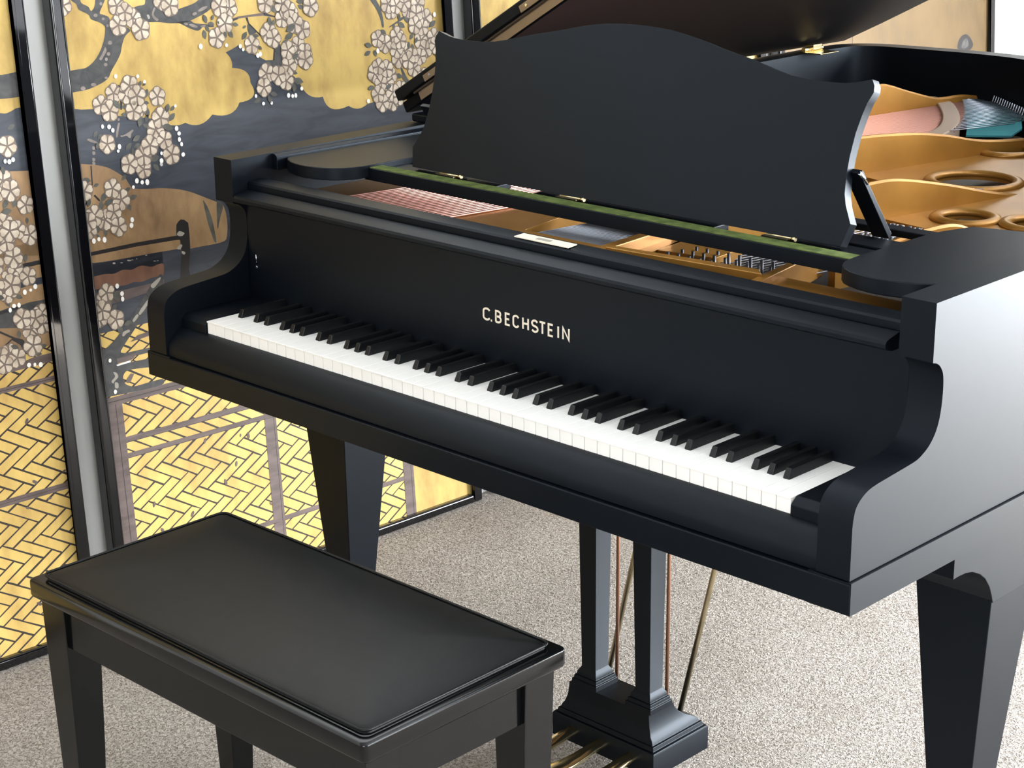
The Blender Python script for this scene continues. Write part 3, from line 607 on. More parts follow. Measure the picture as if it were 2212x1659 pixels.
ART1=[
('navy',1,[(-0.1857,1.0545),(-0.0715,1.0457),(-0.0585,1.0431),(-0.0476,1.0461),(-0.0365,1.0507),(-0.017,1.0506),(0.0274,0.8333),(-0.2124,0.8714)]),
('bark',3,[(-0.2032,1.1262),(-0.0621,1.1128),(-0.0382,1.1143),(-0.0139,1.1171),(-0.0141,1.0717),(-0.0369,1.0695),(-0.068,1.0706),(-0.2099,1.0806)]),
('bronze',2,[(-0.1364,0.942),(-0.0864,0.9387),(-0.0711,0.9386),(-0.0184,0.9328),(0.0129,0.7711),(-0.1588,0.7851)]),
('bronze',2,[(-0.3,0.8),(0.1,0.8),(0.1,0.6),(-0.3,0.6)]),
('line',4,[(-0.1615,0.7656),(-0.1111,0.7626),(-0.1019,0.7549),(-0.0907,0.7608),(-0.0729,0.764),(-0.0334,0.765),(-0.006,0.7642),(-0.007,0.7564),(-0.0327,0.7569),(-0.0706,0.7556),(-0.1023,0.7518),(-0.1124,0.7536),(-0.1626,0.758)]),
('navy',4,[(-0.1305,0.7459),(-0.1136,0.7444),(-0.081,0.7305),(-0.06,0.7314),(-0.0333,0.7329),(-0.0103,0.732),(-0.012,0.7194),(-0.0334,0.7193),(-0.0578,0.7214),(-0.0721,0.7192),(-0.1167,0.7228),(-0.1333,0.7259)]),
('bark',4,[(-0.1555,0.689),(-0.122,0.6849),(-0.1008,0.6879),(-0.0837,0.6862),(-0.0621,0.6901),(-0.0321,0.6895),(-0.0161,0.6894),(-0.0227,0.6402),(-0.0349,0.6426),(-0.0686,0.6429),(-0.0857,0.6461),(-0.1095,0.6502),(-0.1264,0.653),(-0.1601,0.6567)]),
('line',5,[(-0.1562,0.6844),(-0.1221,0.6841),(-0.0837,0.6862),(-0.0834,0.6821),(-0.123,0.6779),(-0.1571,0.6783)]),
('bronze',3,[(-0.4,0.66),(0.05,0.66),(0.05,0.6),(-0.4,0.6)]),
('line',6,[(-0.1365,0.6551),(-0.127,0.6487),(-0.0968,0.6293),(-0.0819,0.623),(-0.0615,0.5911),(-0.0638,0.5875),(-0.09,0.615),(-0.1042,0.626),(-0.1214,0.6151),(-0.1245,0.6173),(-0.1038,0.6291),(-0.1276,0.6445),(-0.1371,0.6504)]),
('bark',5,[(-0.0904,0.6248),(-0.0802,0.6226),(-0.0791,0.6046),(-0.0862,0.6044)]),
('wood',5,[(-0.1727,0.5683),(-0.138,0.5703),(-0.1159,0.567),(-0.1114,0.5741),(-0.0841,0.5812),(-0.0624,0.5847),(-0.0301,0.5852),(-0.0122,0.5839),(-0.0144,0.5678),(-0.0314,0.569),(-0.0861,0.567),(-0.116,0.5662),(-0.1385,0.5671),(-0.1735,0.562)]),
('wood',5,[(-1.1,0.53),(0.1,0.53),(0.1,0.5405),(-1.1,0.5405)]),
('line',6,[(-1.1,0.5345),(0.1,0.5345),(0.1,0.5355),(-1.1,0.5355)]),
('wood',5,[(-1.1,0.313),(0.1,0.313),(0.1,0.3264),(-1.1,0.3264)]),
('line',6,[(-1.1,0.319),(0.1,0.319),(0.1,0.3198),(-1.1,0.3198)]),
('wood',6,[(-0.245,0),(-0.212,0),(-0.212,0.5405),(-0.245,0.5405)]),
('line',7,[(-0.22,0),(-0.2185,0),(-0.2185,0.54),(-0.22,0.54)]),
('wood',6,[(-0.75,0),(-0.72,0),(-0.72,0.5405),(-0.75,0.5405)]),
('navy',1,[(-1.1,0.98),(-0.7,0.93),(-0.3,0.97),(-0.2,0.96),(-0.2,0.6),(-1.1,0.6)]),
('bronze',2,[(-1.1,0.82),(-0.8,0.85),(-0.5,0.79),(-0.29,0.8),(-0.29,0.6),(-1.1,0.6)]),
('wood',8,[(-0.7146,0.2354),(-0.7177,0.2375),(-0.7233,0.2369),(-0.7259,0.2341),(-0.7228,0.232),(-0.7171,0.2327)]),
('wood',8,[(-0.7189,0.4534),(-0.7178,0.4496),(-0.7127,0.4464),(-0.7088,0.447),(-0.7099,0.4508),(-0.715,0.454)]),
('wood',8,[(-0.9164,0.1678),(-0.9196,0.1677),(-0.9231,0.1644),(-0.9235,0.1612),(-0.9203,0.1613),(-0.9167,0.1646)]),
('wood',8,[(-0.7263,0.4432),(-0.729,0.4439),(-0.7328,0.4421),(-0.7339,0.4396),(-0.7312,0.4388),(-0.7274,0.4406)]),
('wood',8,[(-0.074,0.3048),(-0.0713,0.3022),(-0.0657,0.3018),(-0.0628,0.304),(-0.0654,0.3066),(-0.071,0.307)]),
('wood',8,[(-0.0995,0.3487),(-0.0987,0.3442),(-0.0933,0.3397),(-0.0887,0.3398),(-0.0895,0.3444),(-0.0949,0.3488)]),
('wood',8,[(-0.4745,0.0964),(-0.4794,0.0967),(-0.4854,0.0921),(-0.4864,0.0872),(-0.4814,0.087),(-0.4755,0.0915)]),
('wood',8,[(-0.0919,0.4718),(-0.096,0.4704),(-0.0994,0.4646),(-0.0986,0.4603),(-0.0944,0.4618),(-0.0911,0.4675)]),
('wood',8,[(-0.1955,0.3427),(-0.1945,0.3387),(-0.1895,0.3352),(-0.1855,0.3356),(-0.1864,0.3395),(-0.1914,0.343)]),
('wood',8,[(-0.3228,0.3644),(-0.3279,0.3638),(-0.3331,0.3581),(-0.3332,0.353),(-0.3281,0.3536),(-0.323,0.3593)]),
('wood',8,[(-0.0493,0.0845),(-0.0459,0.0806),(-0.0381,0.0796),(-0.0338,0.0824),(-0.0372,0.0863),(-0.045,0.0874)]),
('wood',8,[(-0.3193,0.0716),(-0.3179,0.069),(-0.3136,0.0674),(-0.3108,0.0685),(-0.3123,0.0711),(-0.3165,0.0727)]),
('wood',8,[(-0.0253,0.3511),(-0.028,0.3527),(-0.0326,0.3518),(-0.0345,0.3494),(-0.0318,0.3478),(-0.0272,0.3487)]),
('wood',8,[(-0.3518,0.3118),(-0.3516,0.3067),(-0.3464,0.301),(-0.3414,0.3005),(-0.3415,0.3056),(-0.3467,0.3112)]),
('wood',8,[(-0.7463,0.0526),(-0.7448,0.0504),(-0.7409,0.0492),(-0.7385,0.0503),(-0.74,0.0526),(-0.7438,0.0537)]),
('wood',8,[(-0.1232,0.1064),(-0.1221,0.1018),(-0.1163,0.0976),(-0.1116,0.0979),(-0.1127,0.1025),(-0.1185,0.1067)]),
('wood',8,[(-0.1204,0.2997),(-0.1191,0.2968),(-0.1147,0.2949),(-0.1116,0.2958),(-0.113,0.2987),(-0.1174,0.3007)]),
('wood',8,[(-0.3187,0.2014),(-0.3165,0.1972),(-0.3099,0.1946),(-0.3055,0.1962),(-0.3077,0.2003),(-0.3143,0.203)]),
('wood',8,[(-0.4979,0.2872),(-0.5002,0.2888),(-0.5043,0.2885),(-0.5062,0.2865),(-0.504,0.2849),(-0.4999,0.2853)]),
('wood',8,[(-0.391,0.2728),(-0.3894,0.2689),(-0.3836,0.266),(-0.3795,0.2671),(-0.3811,0.271),(-0.3869,0.2739)]),
('wood',8,[(-0.8226,0.2174),(-0.8222,0.2134),(-0.8178,0.2091),(-0.8138,0.209),(-0.8142,0.213),(-0.8186,0.2172)]),
('wood',8,[(-0.9436,0.4293),(-0.9428,0.4266),(-0.9392,0.4242),(-0.9363,0.4246),(-0.9371,0.4274),(-0.9408,0.4297)]),
('wood',8,[(-0.4378,0.2249),(-0.4373,0.2215),(-0.4332,0.2181),(-0.4298,0.2181),(-0.4303,0.2216),(-0.4343,0.2249)]),
('wood',8,[(-0.7323,0.2696),(-0.7304,0.2674),(-0.7261,0.2668),(-0.7237,0.2684),(-0.7255,0.2706),(-0.7299,0.2712)])]
FLOWERS2=[(0.0845,1.2259),(0.1983,1.217),(0.1978,1.1807),(0.2147,1.204),(0.2312,1.1909),(0.2461,1.1689),(0.3175,1.2077),(0.3002,1.2198),(0.4328,1.1975),(0.4565,1.192),(0.4426,1.1636),(0.4198,1.1373),(0.5036,1.116),(0.5467,1.1359),(0.5331,1.055),(0.5627,1.0482),(0.5822,1.0346),(0.5237,1.0281),(0.6076,1.1662),(0.5845,1.1605),(0.6155,1.149),(0.6352,1.1346),(0.5581,1.1236),(0.5921,1.0963),(0.6188,1.1028),(0.6351,1.0871),(0.6037,1.0837),(0.6353,1.0729),(0.5919,1.0644),(0.6596,1.1798),(0.5453,1.195),(0.5877,1.1905),(0.6024,1.178),(0.8687,1.1688),(0.8913,1.1631),(0.9149,1.1666),(0.926,1.151),(0.9543,1.1622),(0.8763,1.1549),(0.9469,1.1413),(0.9733,1.1297),(0.9412,1.1175),(0.9626,1.1116),(0.8889,1.0992),(0.8337,1.0975),(0.8537,1.085),(0.8968,1.0878),(0.8844,1.0701),(0.9073,1.0639),(0.9279,1.0511),(0.9564,1.0837),(0.9936,1.0872),(0.9675,1.0636),(0.9976,1.069),(0.9515,1.0488),(0.8898,1.0507),(0.9163,1.0441),(0.931,1.025),(0.8299,1.0392),(0.8523,1.0316),(0.8386,1.0182),(0.8181,1.0257),(0.8615,1.0158),(0.8337,1.0039),(0.8514,1.0034),(0.8235,0.9808),(0.8653,0.9802),(0.8891,0.9844),(0.8823,0.9689),(0.8633,0.9588),(0.9584,1.003),(0.8349,0.9606),(0.1408,1.0356),(0.1585,1.0228),(0.171,1.0548),(0.2073,1.0652),(0.1984,1.0506),(0.2216,1.0444),(0.2218,1.0227),(0.2681,1.038),(0.2702,0.9963),(0.145,0.961),(0.1885,0.9164),(0.2229,0.9288),(0.2196,0.9023),(0.2395,0.9462),(0.256,0.9748),(0.2737,0.9529),(0.2868,0.9227),(0.2111,1.0167),(0.1456,0.8756),(0.1622,0.8511),(0.1425,0.8296),(0.1214,0.8183),(0.15,0.8002),(0.0992,0.8291),(0.0836,0.8787),(0.0841,0.8194),(0.0849,0.8046),(0.107,0.6772),(0.121,0.6211),(0.0928,0.6445),(0.0955,0.6581),(0.0842,0.632)]
FLOWERS1=[(-0.0639,0.9842),(-0.0692,0.903),(-0.0818,0.9234),(-0.0424,0.8723),(-0.0912,0.844),(-0.0811,0.8298),(-0.0906,0.811),(-0.0414,0.8154),(-0.0657,0.8289),(-0.102,0.9001),(-0.1144,0.8243),(-0.0803,0.7796),(-0.0808,0.7575),(-0.0554,0.7393),(-0.0914,0.7435),(-0.0916,0.7292),(-0.1005,0.715),(-0.0782,0.6626),(-0.0507,0.6572),(-0.0621,0.6384),(-0.0628,0.6076),(-0.1128,0.602),(-0.1257,0.5837),(-0.0373,0.6643),(-0.1015,0.8068),(-0.1322,0.5996),(-0.0364,0.6446),(-0.0986,0.5908),(-0.1202,0.7708),(-0.1258,0.7308),(-0.1429,0.5971)]
LEAVES2=[(0.7968,1.0899,0.8161,1.0835),(0.8123,1.073,0.7938,1.0666),(0.8208,1.0755,0.8269,1.0601),(0.8979,1.1459,0.8979,1.1312),(0.8937,1.1268,0.9133,1.1146),(0.9123,1.1331,0.9324,1.1266),(1.0016,1.1222,0.9832,1.1096),(0.9875,1.1011,0.9793,1.0941),(0.9351,1.1011,0.9248,1.0873),(0.9457,1.0917,0.938,1.0783),(0.9283,1.0789,0.9348,1.0632),(0.9214,1.0841,0.9171,1.0684),(0.9955,1.0532,1.0071,1.0403),(0.8228,1.0332,0.8305,1.0137),(0.8037,1.0166,0.8227,1.0063),(0.8137,0.9985,0.7958,0.9941),(0.8764,1.0167,0.8964,1.0098),(0.896,1.0161,0.9082,0.9989),(0.8635,0.9968,0.8446,0.9905),(0.8671,1.0025,0.8734,0.9867),(0.8551,0.9838,0.8424,0.9668),(0.8439,1.1159,0.8578,1.1052),(0.8835,1.125,0.88,1.1121),(0.8401,0.9706,0.8443,0.9544),(0.3927,1.1848,0.3988,1.1673),(0.4014,1.1665,0.4175,1.1638),(0.3905,1.1556,0.3923,1.1362),(0.416,1.1822,0.4117,1.1718),(0.4485,1.1499,0.4591,1.1333),(0.4937,1.1424,0.4803,1.1275),(0.5072,1.1338,0.5225,1.1312),(0.5583,1.1929,0.5678,1.1743),(0.5719,1.1999,0.5782,1.183),(0.5517,1.1675,0.5514,1.1488),(0.5629,1.1616,0.5605,1.1455),(0.5785,1.1788,0.5675,1.1667),(0.6155,1.1457,0.591,1.1341),(0.6098,1.128,0.5867,1.1196),(0.5978,1.1149,0.5768,1.1092),(0.6183,1.0867,0.6017,1.077),(0.6245,1.0731,0.6093,1.0661),(0.5996,1.0349,0.6261,1.0277),(0.6014,1.028,0.5986,1.009),(0.6277,1.1844,0.6426,1.1765),(0.6244,1.1935,0.6451,1.1903),(0.5196,1.1121,0.5265,1.1036),(0.5383,1.0139,0.5566,1.0089),(0.5143,1.0066,0.496,1.0002),(0.5324,1.0106,0.5382,0.9944),(0.5324,1.0767,0.5476,1.0726),(0.6003,1.0504,0.6127,1.0471),(0.437,1.1479,0.4431,1.1353),(0.461,1.1614,0.4752,1.1565),(0.4935,1.1544,0.4843,1.15),(0.4258,1.1699,0.4265,1.1625),(0.3953,1.1628,0.4035,1.1497),(0.247,1.0552,0.2395,1.0372),(0.235,1.0307,0.2472,1.0271),(0.242,1.0197,0.2411,0.9992),(0.304,1.0014,0.2885,0.9874),(0.2267,1.0048,0.2184,0.9846),(0.2421,1.0067,0.2355,0.9909),(0.2281,0.9884,0.2431,0.9808),(0.2192,0.9678,0.201,0.9592),(0.1984,0.9565,0.1843,0.9437),(0.2207,0.9503,0.2015,0.9471),(0.2719,0.981,0.2958,0.9715),(0.1265,0.9887,0.1167,0.9776),(0.1351,0.9815,0.1259,0.973),(0.1247,0.9671,0.1208,0.9534),(0.2058,1.0279,0.1851,1.026),(0.1824,1.0128,0.199,1.0108),(0.1685,1.042,0.1818,1.0236),(0.2581,0.923,0.2373,0.9157),(0.2423,0.909,0.2547,0.8949),(0.2911,1.0211,0.284,1.0041),(0.3057,1.0155,0.2939,1.0068),(0.2348,1.0721,0.2282,1.0603),(0.2439,1.0661,0.2371,1.0619),(0.2011,0.9464,0.1988,0.9321),(0.1306,0.8707,0.1179,0.8527),(0.144,0.854,0.1239,0.847),(0.1183,0.8559,0.115,0.8358),(0.1855,0.8708,0.1715,0.8659),(0.1973,0.8539,0.1813,0.85),(0.1763,0.8411,0.1806,0.8267),(0.1201,0.8032,0.1193,0.7849),(0.1036,0.81,0.1045,0.7954),(0.0828,0.9021,0.1008,0.8962),(0.1173,0.8884,0.1044,0.8851),(0.0935,0.8637,0.0871,0.8482),(0.1787,0.8975,0.1674,0.8872),(0.099,0.7936,0.1057,0.7855),(0.1232,0.6787,0.1303,0.6541),(0.121,0.6622,0.1018,0.6515),(0.1251,0.6088,0.1312,0.5875),(0.1554,0.6109,0.1364,0.6071),(0.1266,0.6505,0.1132,0.6387)]
LEAVES1=[(-0.0813,0.9491,-0.0772,0.9341),(-0.0775,0.8896,-0.0879,0.8706),(-0.0595,0.887,-0.0685,0.8706),(-0.072,0.8668,-0.0938,0.8654),(-0.0438,1.0209,-0.0593,1.0149),(-0.0426,0.8488,-0.0433,0.8363),(-0.0546,0.7814,-0.0572,0.766),(-0.0872,0.7084,-0.0716,0.7007),(-0.1054,0.7073,-0.1005,0.6885),(-0.1247,0.7132,-0.1087,0.707),(-0.0878,0.642,-0.0887,0.626),(-0.0335,0.6017,-0.0492,0.6014),(-0.1086,0.6164,-0.0931,0.6083),(-0.0631,0.5922,-0.0461,0.587)]
BUDS2=[(0.1384,0.9954),(0.1526,0.993),(0.16,0.9855),(0.1705,0.9528),(0.1667,0.9448),(0.3038,0.9713),(0.3084,0.9608),(0.3077,0.9491),(0.3117,0.9393),(0.313,0.9186),(0.2633,0.9277),(0.2615,0.9132),(0.26,0.9066),(0.3062,1.0153),(0.1791,1.0861),(0.2277,1.081),(0.2418,1.0687),(0.2603,0.9059),(0.201,0.8822),(0.2126,0.8775),(0.224,0.8764),(0.1917,0.8713),(0.181,0.8088),(0.1782,0.7981),(0.0916,0.7816),(0.103,0.7833),(0.1151,0.7801),(0.4739,1.1156),(0.4801,1.1081),(0.5151,1.0929),(0.5015,1.0127),(0.5839,1.0048),(0.5942,1.0024),(0.6024,1.0027),(0.6193,1.0151),(0.5186,0.9955),(0.5392,0.9944),(0.3791,1.1238),(0.4407,1.1205),(0.5217,1.0954),(0.1313,0.686),(0.1402,0.6692),(0.1403,0.6585),(0.1008,0.4793),(0.0969,0.5435),(0.7951,0.9692),(0.9997,1.1356),(0.8313,1.0724)]
BUDS1=[(-0.0727,0.9577),(-0.0645,0.9558),(-0.0564,0.9585),(-0.0663,0.7109),(-0.0538,0.7126),(-0.0434,0.7174),(-0.0919,0.6894),(-0.0815,0.689),(-0.1006,0.6831),(-0.0765,0.5722),(-0.0643,0.5704),(-0.0522,0.5678)]



def paint_2(p):
    p.wicker(.62, 0)
    for m_, lay, pts in ART2: p.add(m_, lay + 2, pts, 2 if m_ in ('bark', 'bronze', 'russet', 'lichen', 'lichen2', 'leaf') else 0)
    p.leaves(LEAVES2, 11); p.flowers(FLOWERS2, 12, 3); p.buds(BUDS2, 26)
    p.leaves(LEAVES2[::3], 27)


def paint_1(p):
    p.wicker(.60, 0)
    for m_, lay, pts in ART1: p.add(m_, lay + 2, pts, 1 if m_ in ('bark', 'navy', 'lichen') else 0)
    rnd = random.Random(11)
    ex = [(rnd.gauss(-.62, .12), rnd.gauss(.98, .09)) for _ in range(40)]
    p.leaves(LEAVES1, 11); p.flowers(FLOWERS1 + ex, 12, 5); p.buds(BUDS1, 26)
    p.leaves(LEAVES1[::3], 27)


def paint_3(p):
    u0, v0, u1, v1 = p.r
    p.add('navy', 1, [(u0, .30), (u1, .34), (u1, .62), (u1 - .25, .70), (u1 - .5, .66), (u1 - .8, .74), (u0, .70)], 2)
    p.add('bark', 2, [(u0, .75), (u0 + .3, .80), (u0 + .6, .92), (u0 + .9, .95), (u0 + .9, .985), (u0 + .55, .96), (u0 + .25, .86), (u0, .82)], 2)
    rnd = random.Random(21)
    p.leaves([(1.118 + .012 * (k % 3), 1.02 + k * .03, 1.128 + .014 * (k % 2), 1.038 + k * .03) for k in range(3)], 4)
    ex = [(rnd.gauss(1.75, .12), rnd.gauss(.84, .05)) for _ in range(30)]
    p.flowers(ex, 5, 9)


def paint_4(p):
    u0, v0, u1, v1 = p.r
    p.add('line', 1, [(2.55, v0), (2.5535, v0), (2.5535, v1), (2.55, v1)])
    p.add('navy', 1, [(u0, .2), (u1, .16), (u1, .46), (u1 - .3, .52), (u1 - .6, .45), (u0, .55)], 2)
    p.add('line', 2, [(3.078, .868), (3.088, .892), (3.105, .903), (3.13, .906), (3.155, .89), (3.170, .868), (3.15, .855), (3.10, .857)], 2)
    p.add('bark', 3, [(3.10, .868), (3.115, .89), (3.135, .893), (3.145, .87), (3.12, .862)], 2)


screen_panel(-1.0, -0.0015, 'leftmost gold screen panel with cherry blossom above a wicker fence', paint_1)
screen_panel(0.0505, 1.0455, 'large gold screen panel with blossom branches behind the piano keyboard end', paint_2)
screen_panel(1.102, 2.15, 'gold screen panel mostly hidden behind the raised piano lid', paint_3)
screen_panel(2.205, 3.268, 'plain dimmed gold screen panel beside the white wall, seen past the piano tail', paint_4, 'dimmed_gold')

# rounded pale strips, added behind the panels to brighten the gaps between them
for k, (uc, hw) in enumerate(((0.0245, 0.062), (1.0738, 0.066), (2.178, 0.066))):
    b = MB(); rings = []
    for v in (0.0, PH):
        rr_ = []
        for j in range(13):
            t = math.pi * j / 12
            rr_.append(tuple(PB + PU * (uc + hw * math.cos(t)) + PV * v + PN * (-0.0255 - 0.042 + 0.042 * math.sin(t))))
        rings.append(rr_)
    b.loft(rings, None, False)
    o = struct(b.build('trim_%d' % (k + 1), 'trim')); smooth_by_angle(o, 40)

# ================================================================== grand piano
piano = thing('grand_piano', 'satin black grand piano with raised lid, gold iron frame and music desk up', 'piano', (0.61, 0.9, 0))
XL, XR = -0.119, 1.344
TH = 0.050


def ztop(y): return 0.984 + 0.0095 * max(0.0, y - 0.12)


def piece(b_, name, m_, parent=piano, bevel=0.0, seg=2, lab=None):
    o = b_.build(name, m_, parent, bevel, seg)
    if lab: o['label'] = lab
    return o


def smooth_path(pts, n_=6):
    out = []
    P = [Vector((*p, 0)) for p in pts]
    for i in range(len(P) - 1):
        p0 = P[max(i - 1, 0)]; p1 = P[i]; p2 = P[i + 1]; p3 = P[min(i + 2, len(P) - 1)]
        for k in range(n_):
            t = k / n_
            q = 0.5 * ((2 * p1) + (p2 - p0) * t + (2 * p0 - 5 * p1 + 4 * p2 - p3) * t * t + (3 * p1 - p0 - 3 * p2 + p3) * t ** 3)
            out.append((q.x, q.y))
    out.append(tuple(pts[-1])); return out


# --- arms (side cheeks) -----------------------------------------------------
arm_curve = [(-0.040, 0.664), (-0.040, 0.733), (-0.038, 0.748), (-0.033, 0.760), (-0.020, 0.770), (0.000, 0.7765), (0.039, 0.780), (0.078, 0.783),
            (0.096, 0.785), (0.109, 0.789), (0.124, 0.797), (0.136, 0.809), (0.143, 0.822), (0.147, 0.837), (0.149, 0.855), (0.149, 0.872),
            (0.147, 0.886), (0.142, 0.895), (0.136, 0.901), (0.129, 0.905)]
arm_prof = [(-0.040, 0.664)] + [tuple(p) for p in smooth_path(arm_curve[1:], 3)] + [(0.121, 0.907), (0.121, 0.984), (0.60, ztop(0.60)), (0.60, 0.664)]
for (a, b_x) in ((XL, XL + TH), (XR - TH, XR)):
    b = MB(); b.prism(arm_prof, 'x', a, b_x)
    o = piece(b, 'arm', 'satin', bevel=0.0014, seg=2)

# --- rim ----------------------------------------------------------------------
curve = smooth_path([(XL, 1.80), (XL, 1.93), (-0.100, 2.03), (-0.035, 2.088), (0.08, 2.108), (0.26, 2.122), (0.40, 2.10), (0.54, 2.01), (0.66, 1.83),
                     (0.80, 1.56), (1.00, 1.30), (1.20, 1.14), (1.30, 1.02), (XR, 0.86), (XR, 0.74)], 5)
rim_path = [(XL, 0.60), (XL, 0.8), (XL, 1.3)] + curve + [(XR, 0.67), (XR, 0.60)]


def offset_path(path, d):
    out = []
    for i, p in enumerate(path):
        a = Vector(path[max(i - 1, 0)]); b_ = Vector(path[min(i + 1, len(path) - 1)])
        t = (b_ - a).normalized(); nn = Vector((t.y, -t.x))
        out.append((p[0] + nn.x * d, p[1] + nn.y * d))
    return out


rim_in = offset_path(rim_path, TH)      # travelling away from the player the inside lies to the right
b = MB()
secs = []
for (o_, i_) in zip(rim_path, rim_in):
    secs.append([(o_[0], o_[1], 0.664), (o_[0], o_[1], ztop(o_[1])), (i_[0], i_[1], ztop(o_[1])), (i_[0], i_[1], 0.664)])
b.loft(secs)
rim = piece(b, 'rim', 'satin'); smooth_by_angle(rim, 25)
# lower moulding band that runs round the case
mo = offset_path([(XL, -0.042)] + rim_path + [(XR, -0.042)], -0.004)
mi_ = offset_path([(XL, -0.042)] + rim_path + [(XR, -0.042)], 0.06)
b = MB()
b.loft([[(o_[0], o_[1], 0.619), (o_[0], o_[1], 0.659), (o_[0] * .999 + i_[0] * .001, o_[1], 0.6625), (i_[0], i_[1], 0.6635), (i_[0], i_[1], 0.619)] for o_, i_ in zip(mo, mi_)])
o = piece(b, 'bottom_moulding', 'satin'); smooth_by_angle(o, 25)
# keybed
b = MB(); b.box(XL - .0035, XR + .0035, -0.043, 0.60, 0.6192, 0.6605)
piece(b, 'keybed', 'satin', bevel=0.002)
# key slip
slip = [(0.020, 0.662), (0.020, 0.7085), (0.004, 0.7095), (-0.006, 0.7085), (-0.015, 0.7045), (-0.023, 0.6985), (-0.030, 0.6905), (-0.0345, 0.6825), (-0.036, 0.676), (-0.036, 0.6625)]
b = MB(); b.prism(slip, 'x', XL + TH, XR - TH)
o = piece(b, 'key_slip', 'satin'); smooth_by_angle(o, 30)
# key blocks at both ends of the keyboard
for (a, c) in ((XL + TH, -0.0015), (1.2267, XR - TH)):
    b = MB(); b.prism([(-0.004, 0.700), (-0.004, 0.7235), (0.008, 0.7325), (0.150, 0.7345), (0.150, 0.700)], 'x', a, c)
    piece(b, 'key_block', 'satin', bevel=0.0015)

# --- keys -----------------------------------------------------------------------
KW = 0.02356


def white_key_mesh():
    b_ = MB(); b_.box(0.0006, KW - 0.0006, 0.0, 0.150, 0.7085, 0.7285)
    b_.box(0.0004, KW - 0.0004, -0.0015, 0.150, 0.7285, 0.7310)
    return b_


wk = piece(white_key_mesh(), 'white_key', 'ivory', bevel=0.0006)
wk['label'] = 'white piano key'
for i in range(1, 52):
    c = wk.copy(); COL.objects.link(c); c.parent = piano; c.matrix_parent_inverse = wk.matrix_parent_inverse.copy()
    c.location = (i * KW, 0, 0)
bkb = MB()
bkb.loft([[(-0.0055, 0.050, 0.7305), (0.0055, 0.050, 0.7305), (0.0055, 0.150, 0.7305), (-0.0055, 0.150, 0.7305)],
          [(-0.0053, 0.0505, 0.7335), (0.0053, 0.0505, 0.7335), (0.0053, 0.150, 0.7335), (-0.0053, 0.150, 0.7335)],
          [(-0.0043, 0.0560, 0.7450), (0.0043, 0.0560, 0.7450), (0.0043, 0.1485, 0.7450), (-0.0043, 0.1485, 0.7450)]])
bk0 = None
offs = {0: 0.0018, 2: -0.0022, 3: 0.0018, 5: -0.0026, 6: 0.0, }
for i in range(51):
    k = i % 7          # 0=A 1=B 2=C 3=D 4=E 5=F 6=G ; black key between i and i+1
    if k in (1, 4): continue
    off = {0: 0.0022, 2: -0.0022, 3: 0.0022, 5: -0.0026, 6: 0.0}[k]
    if bk0 is None:
        bk0 = piece(bkb, 'black_key', 'ebony', bevel=0.0012, seg=3); bk0['label'] = 'black piano key'
        bk0.location = ((i + 1) * KW + off, 0, 0)
    else:
        c = bk0.copy(); COL.objects.link(c); c.parent = piano; c.matrix_parent_inverse = bk0.matrix_parent_inverse.copy()
        c.location = ((i + 1) * KW + off, 0, 0)

# --- fallboard with lettering, ledge and stretcher ---------------------------------
XI0, XI1 = XL + TH, XR - TH
b = MB(); b.prism([(0.149, 0.700), (0.149, 0.918), (0.160, 0.924), (0.160, 0.700)], 'x', XI0 + .0005, XI1 - .0005)
fall = piece(b, 'fallboard', 'satin', bevel=0.001)
b = MB(); b.prism([(0.118, 0.9125), (0.118, 0.9175), (0.1205, 0.9215), (0.126, 0.9235), (0.150, 0.9285), (0.152, 0.918), (0.150, 0.906), (0.135, 0.906), (0.122, 0.9095)], 'x', XI0 + .004, XI1 - .018)
o = piece(b, 'fallboard_ledge', 'satin'); smooth_by_angle(o, 30)
b = MB(); b.prism([(0.154, 0.915), (0.154, 0.9385), (0.157, 0.9415), (0.162, 0.9425), (0.186, 0.9440), (0.187, 0.930), (0.187, 0.915)], 'x', XI0 + .0005, XI1 - .0005)
o = piece(b, 'stretcher_rail', 'satin'); smooth_by_angle(o, 30)

# raised letters drawn as flat strokes: x, z in units of the letter height
def arc_pts(cx, cz, rx, rz, a0, a1, n_=12):
    return [(cx + rx * math.cos(math.radians(a0 + (a1 - a0) * k / n_)), cz + rz * math.sin(math.radians(a0 + (a1 - a0) * k / n_))) for k in range(n_ + 1)]


GL = {
    'C': [arc_pts(.27, .74, .25, .26, 20, 180) + arc_pts(.27, .26, .25, .26, 180, 340)],
    'B': [[(0, 0), (0, 1), (.22, 1)] + arc_pts(.22, .76, .21, .24, 90, -90) + [(.0, .52)], [(.22, .52)] + arc_pts(.22, .26, .25, .26, 90, -90) + [(.0, .0)]],
    'E': [[(.42, 1), (0, 1), (0, 0), (.42, 0)], [(0, .51), (.36, .51)]],
    'H': [[(0, 0), (0, 1)], [(.46, 0), (.46, 1)], [(0, .51), (.46, .51)]],
    'S': [arc_pts(.24, .745, .23, .255, 25, 270) + arc_pts(.24, .25, .24, .25, 90, -155)],
    'T': [[(0, 1), (.48, 1)], [(.24, 1), (.24, 0)]],
    'I': [[(0, 0), (0, 1)]],
    'N': [[(0, 0), (0, 1), (.48, 0), (.48, 1)]],
}
LX0, LX1 = 0.5225, 0.7075
lay_out = [('C', 77, 108), ('B', 128, 154), ('E', 167, 189), ('C', 197, 224), ('H', 236, 262), ('S', 271, 299), ('T', 301, 328), ('E', 335, 357), ('I', 372, 372), ('N', 390, 418)]
SW = 0.00155; HH = 0.0178; Z0 = 0.8038


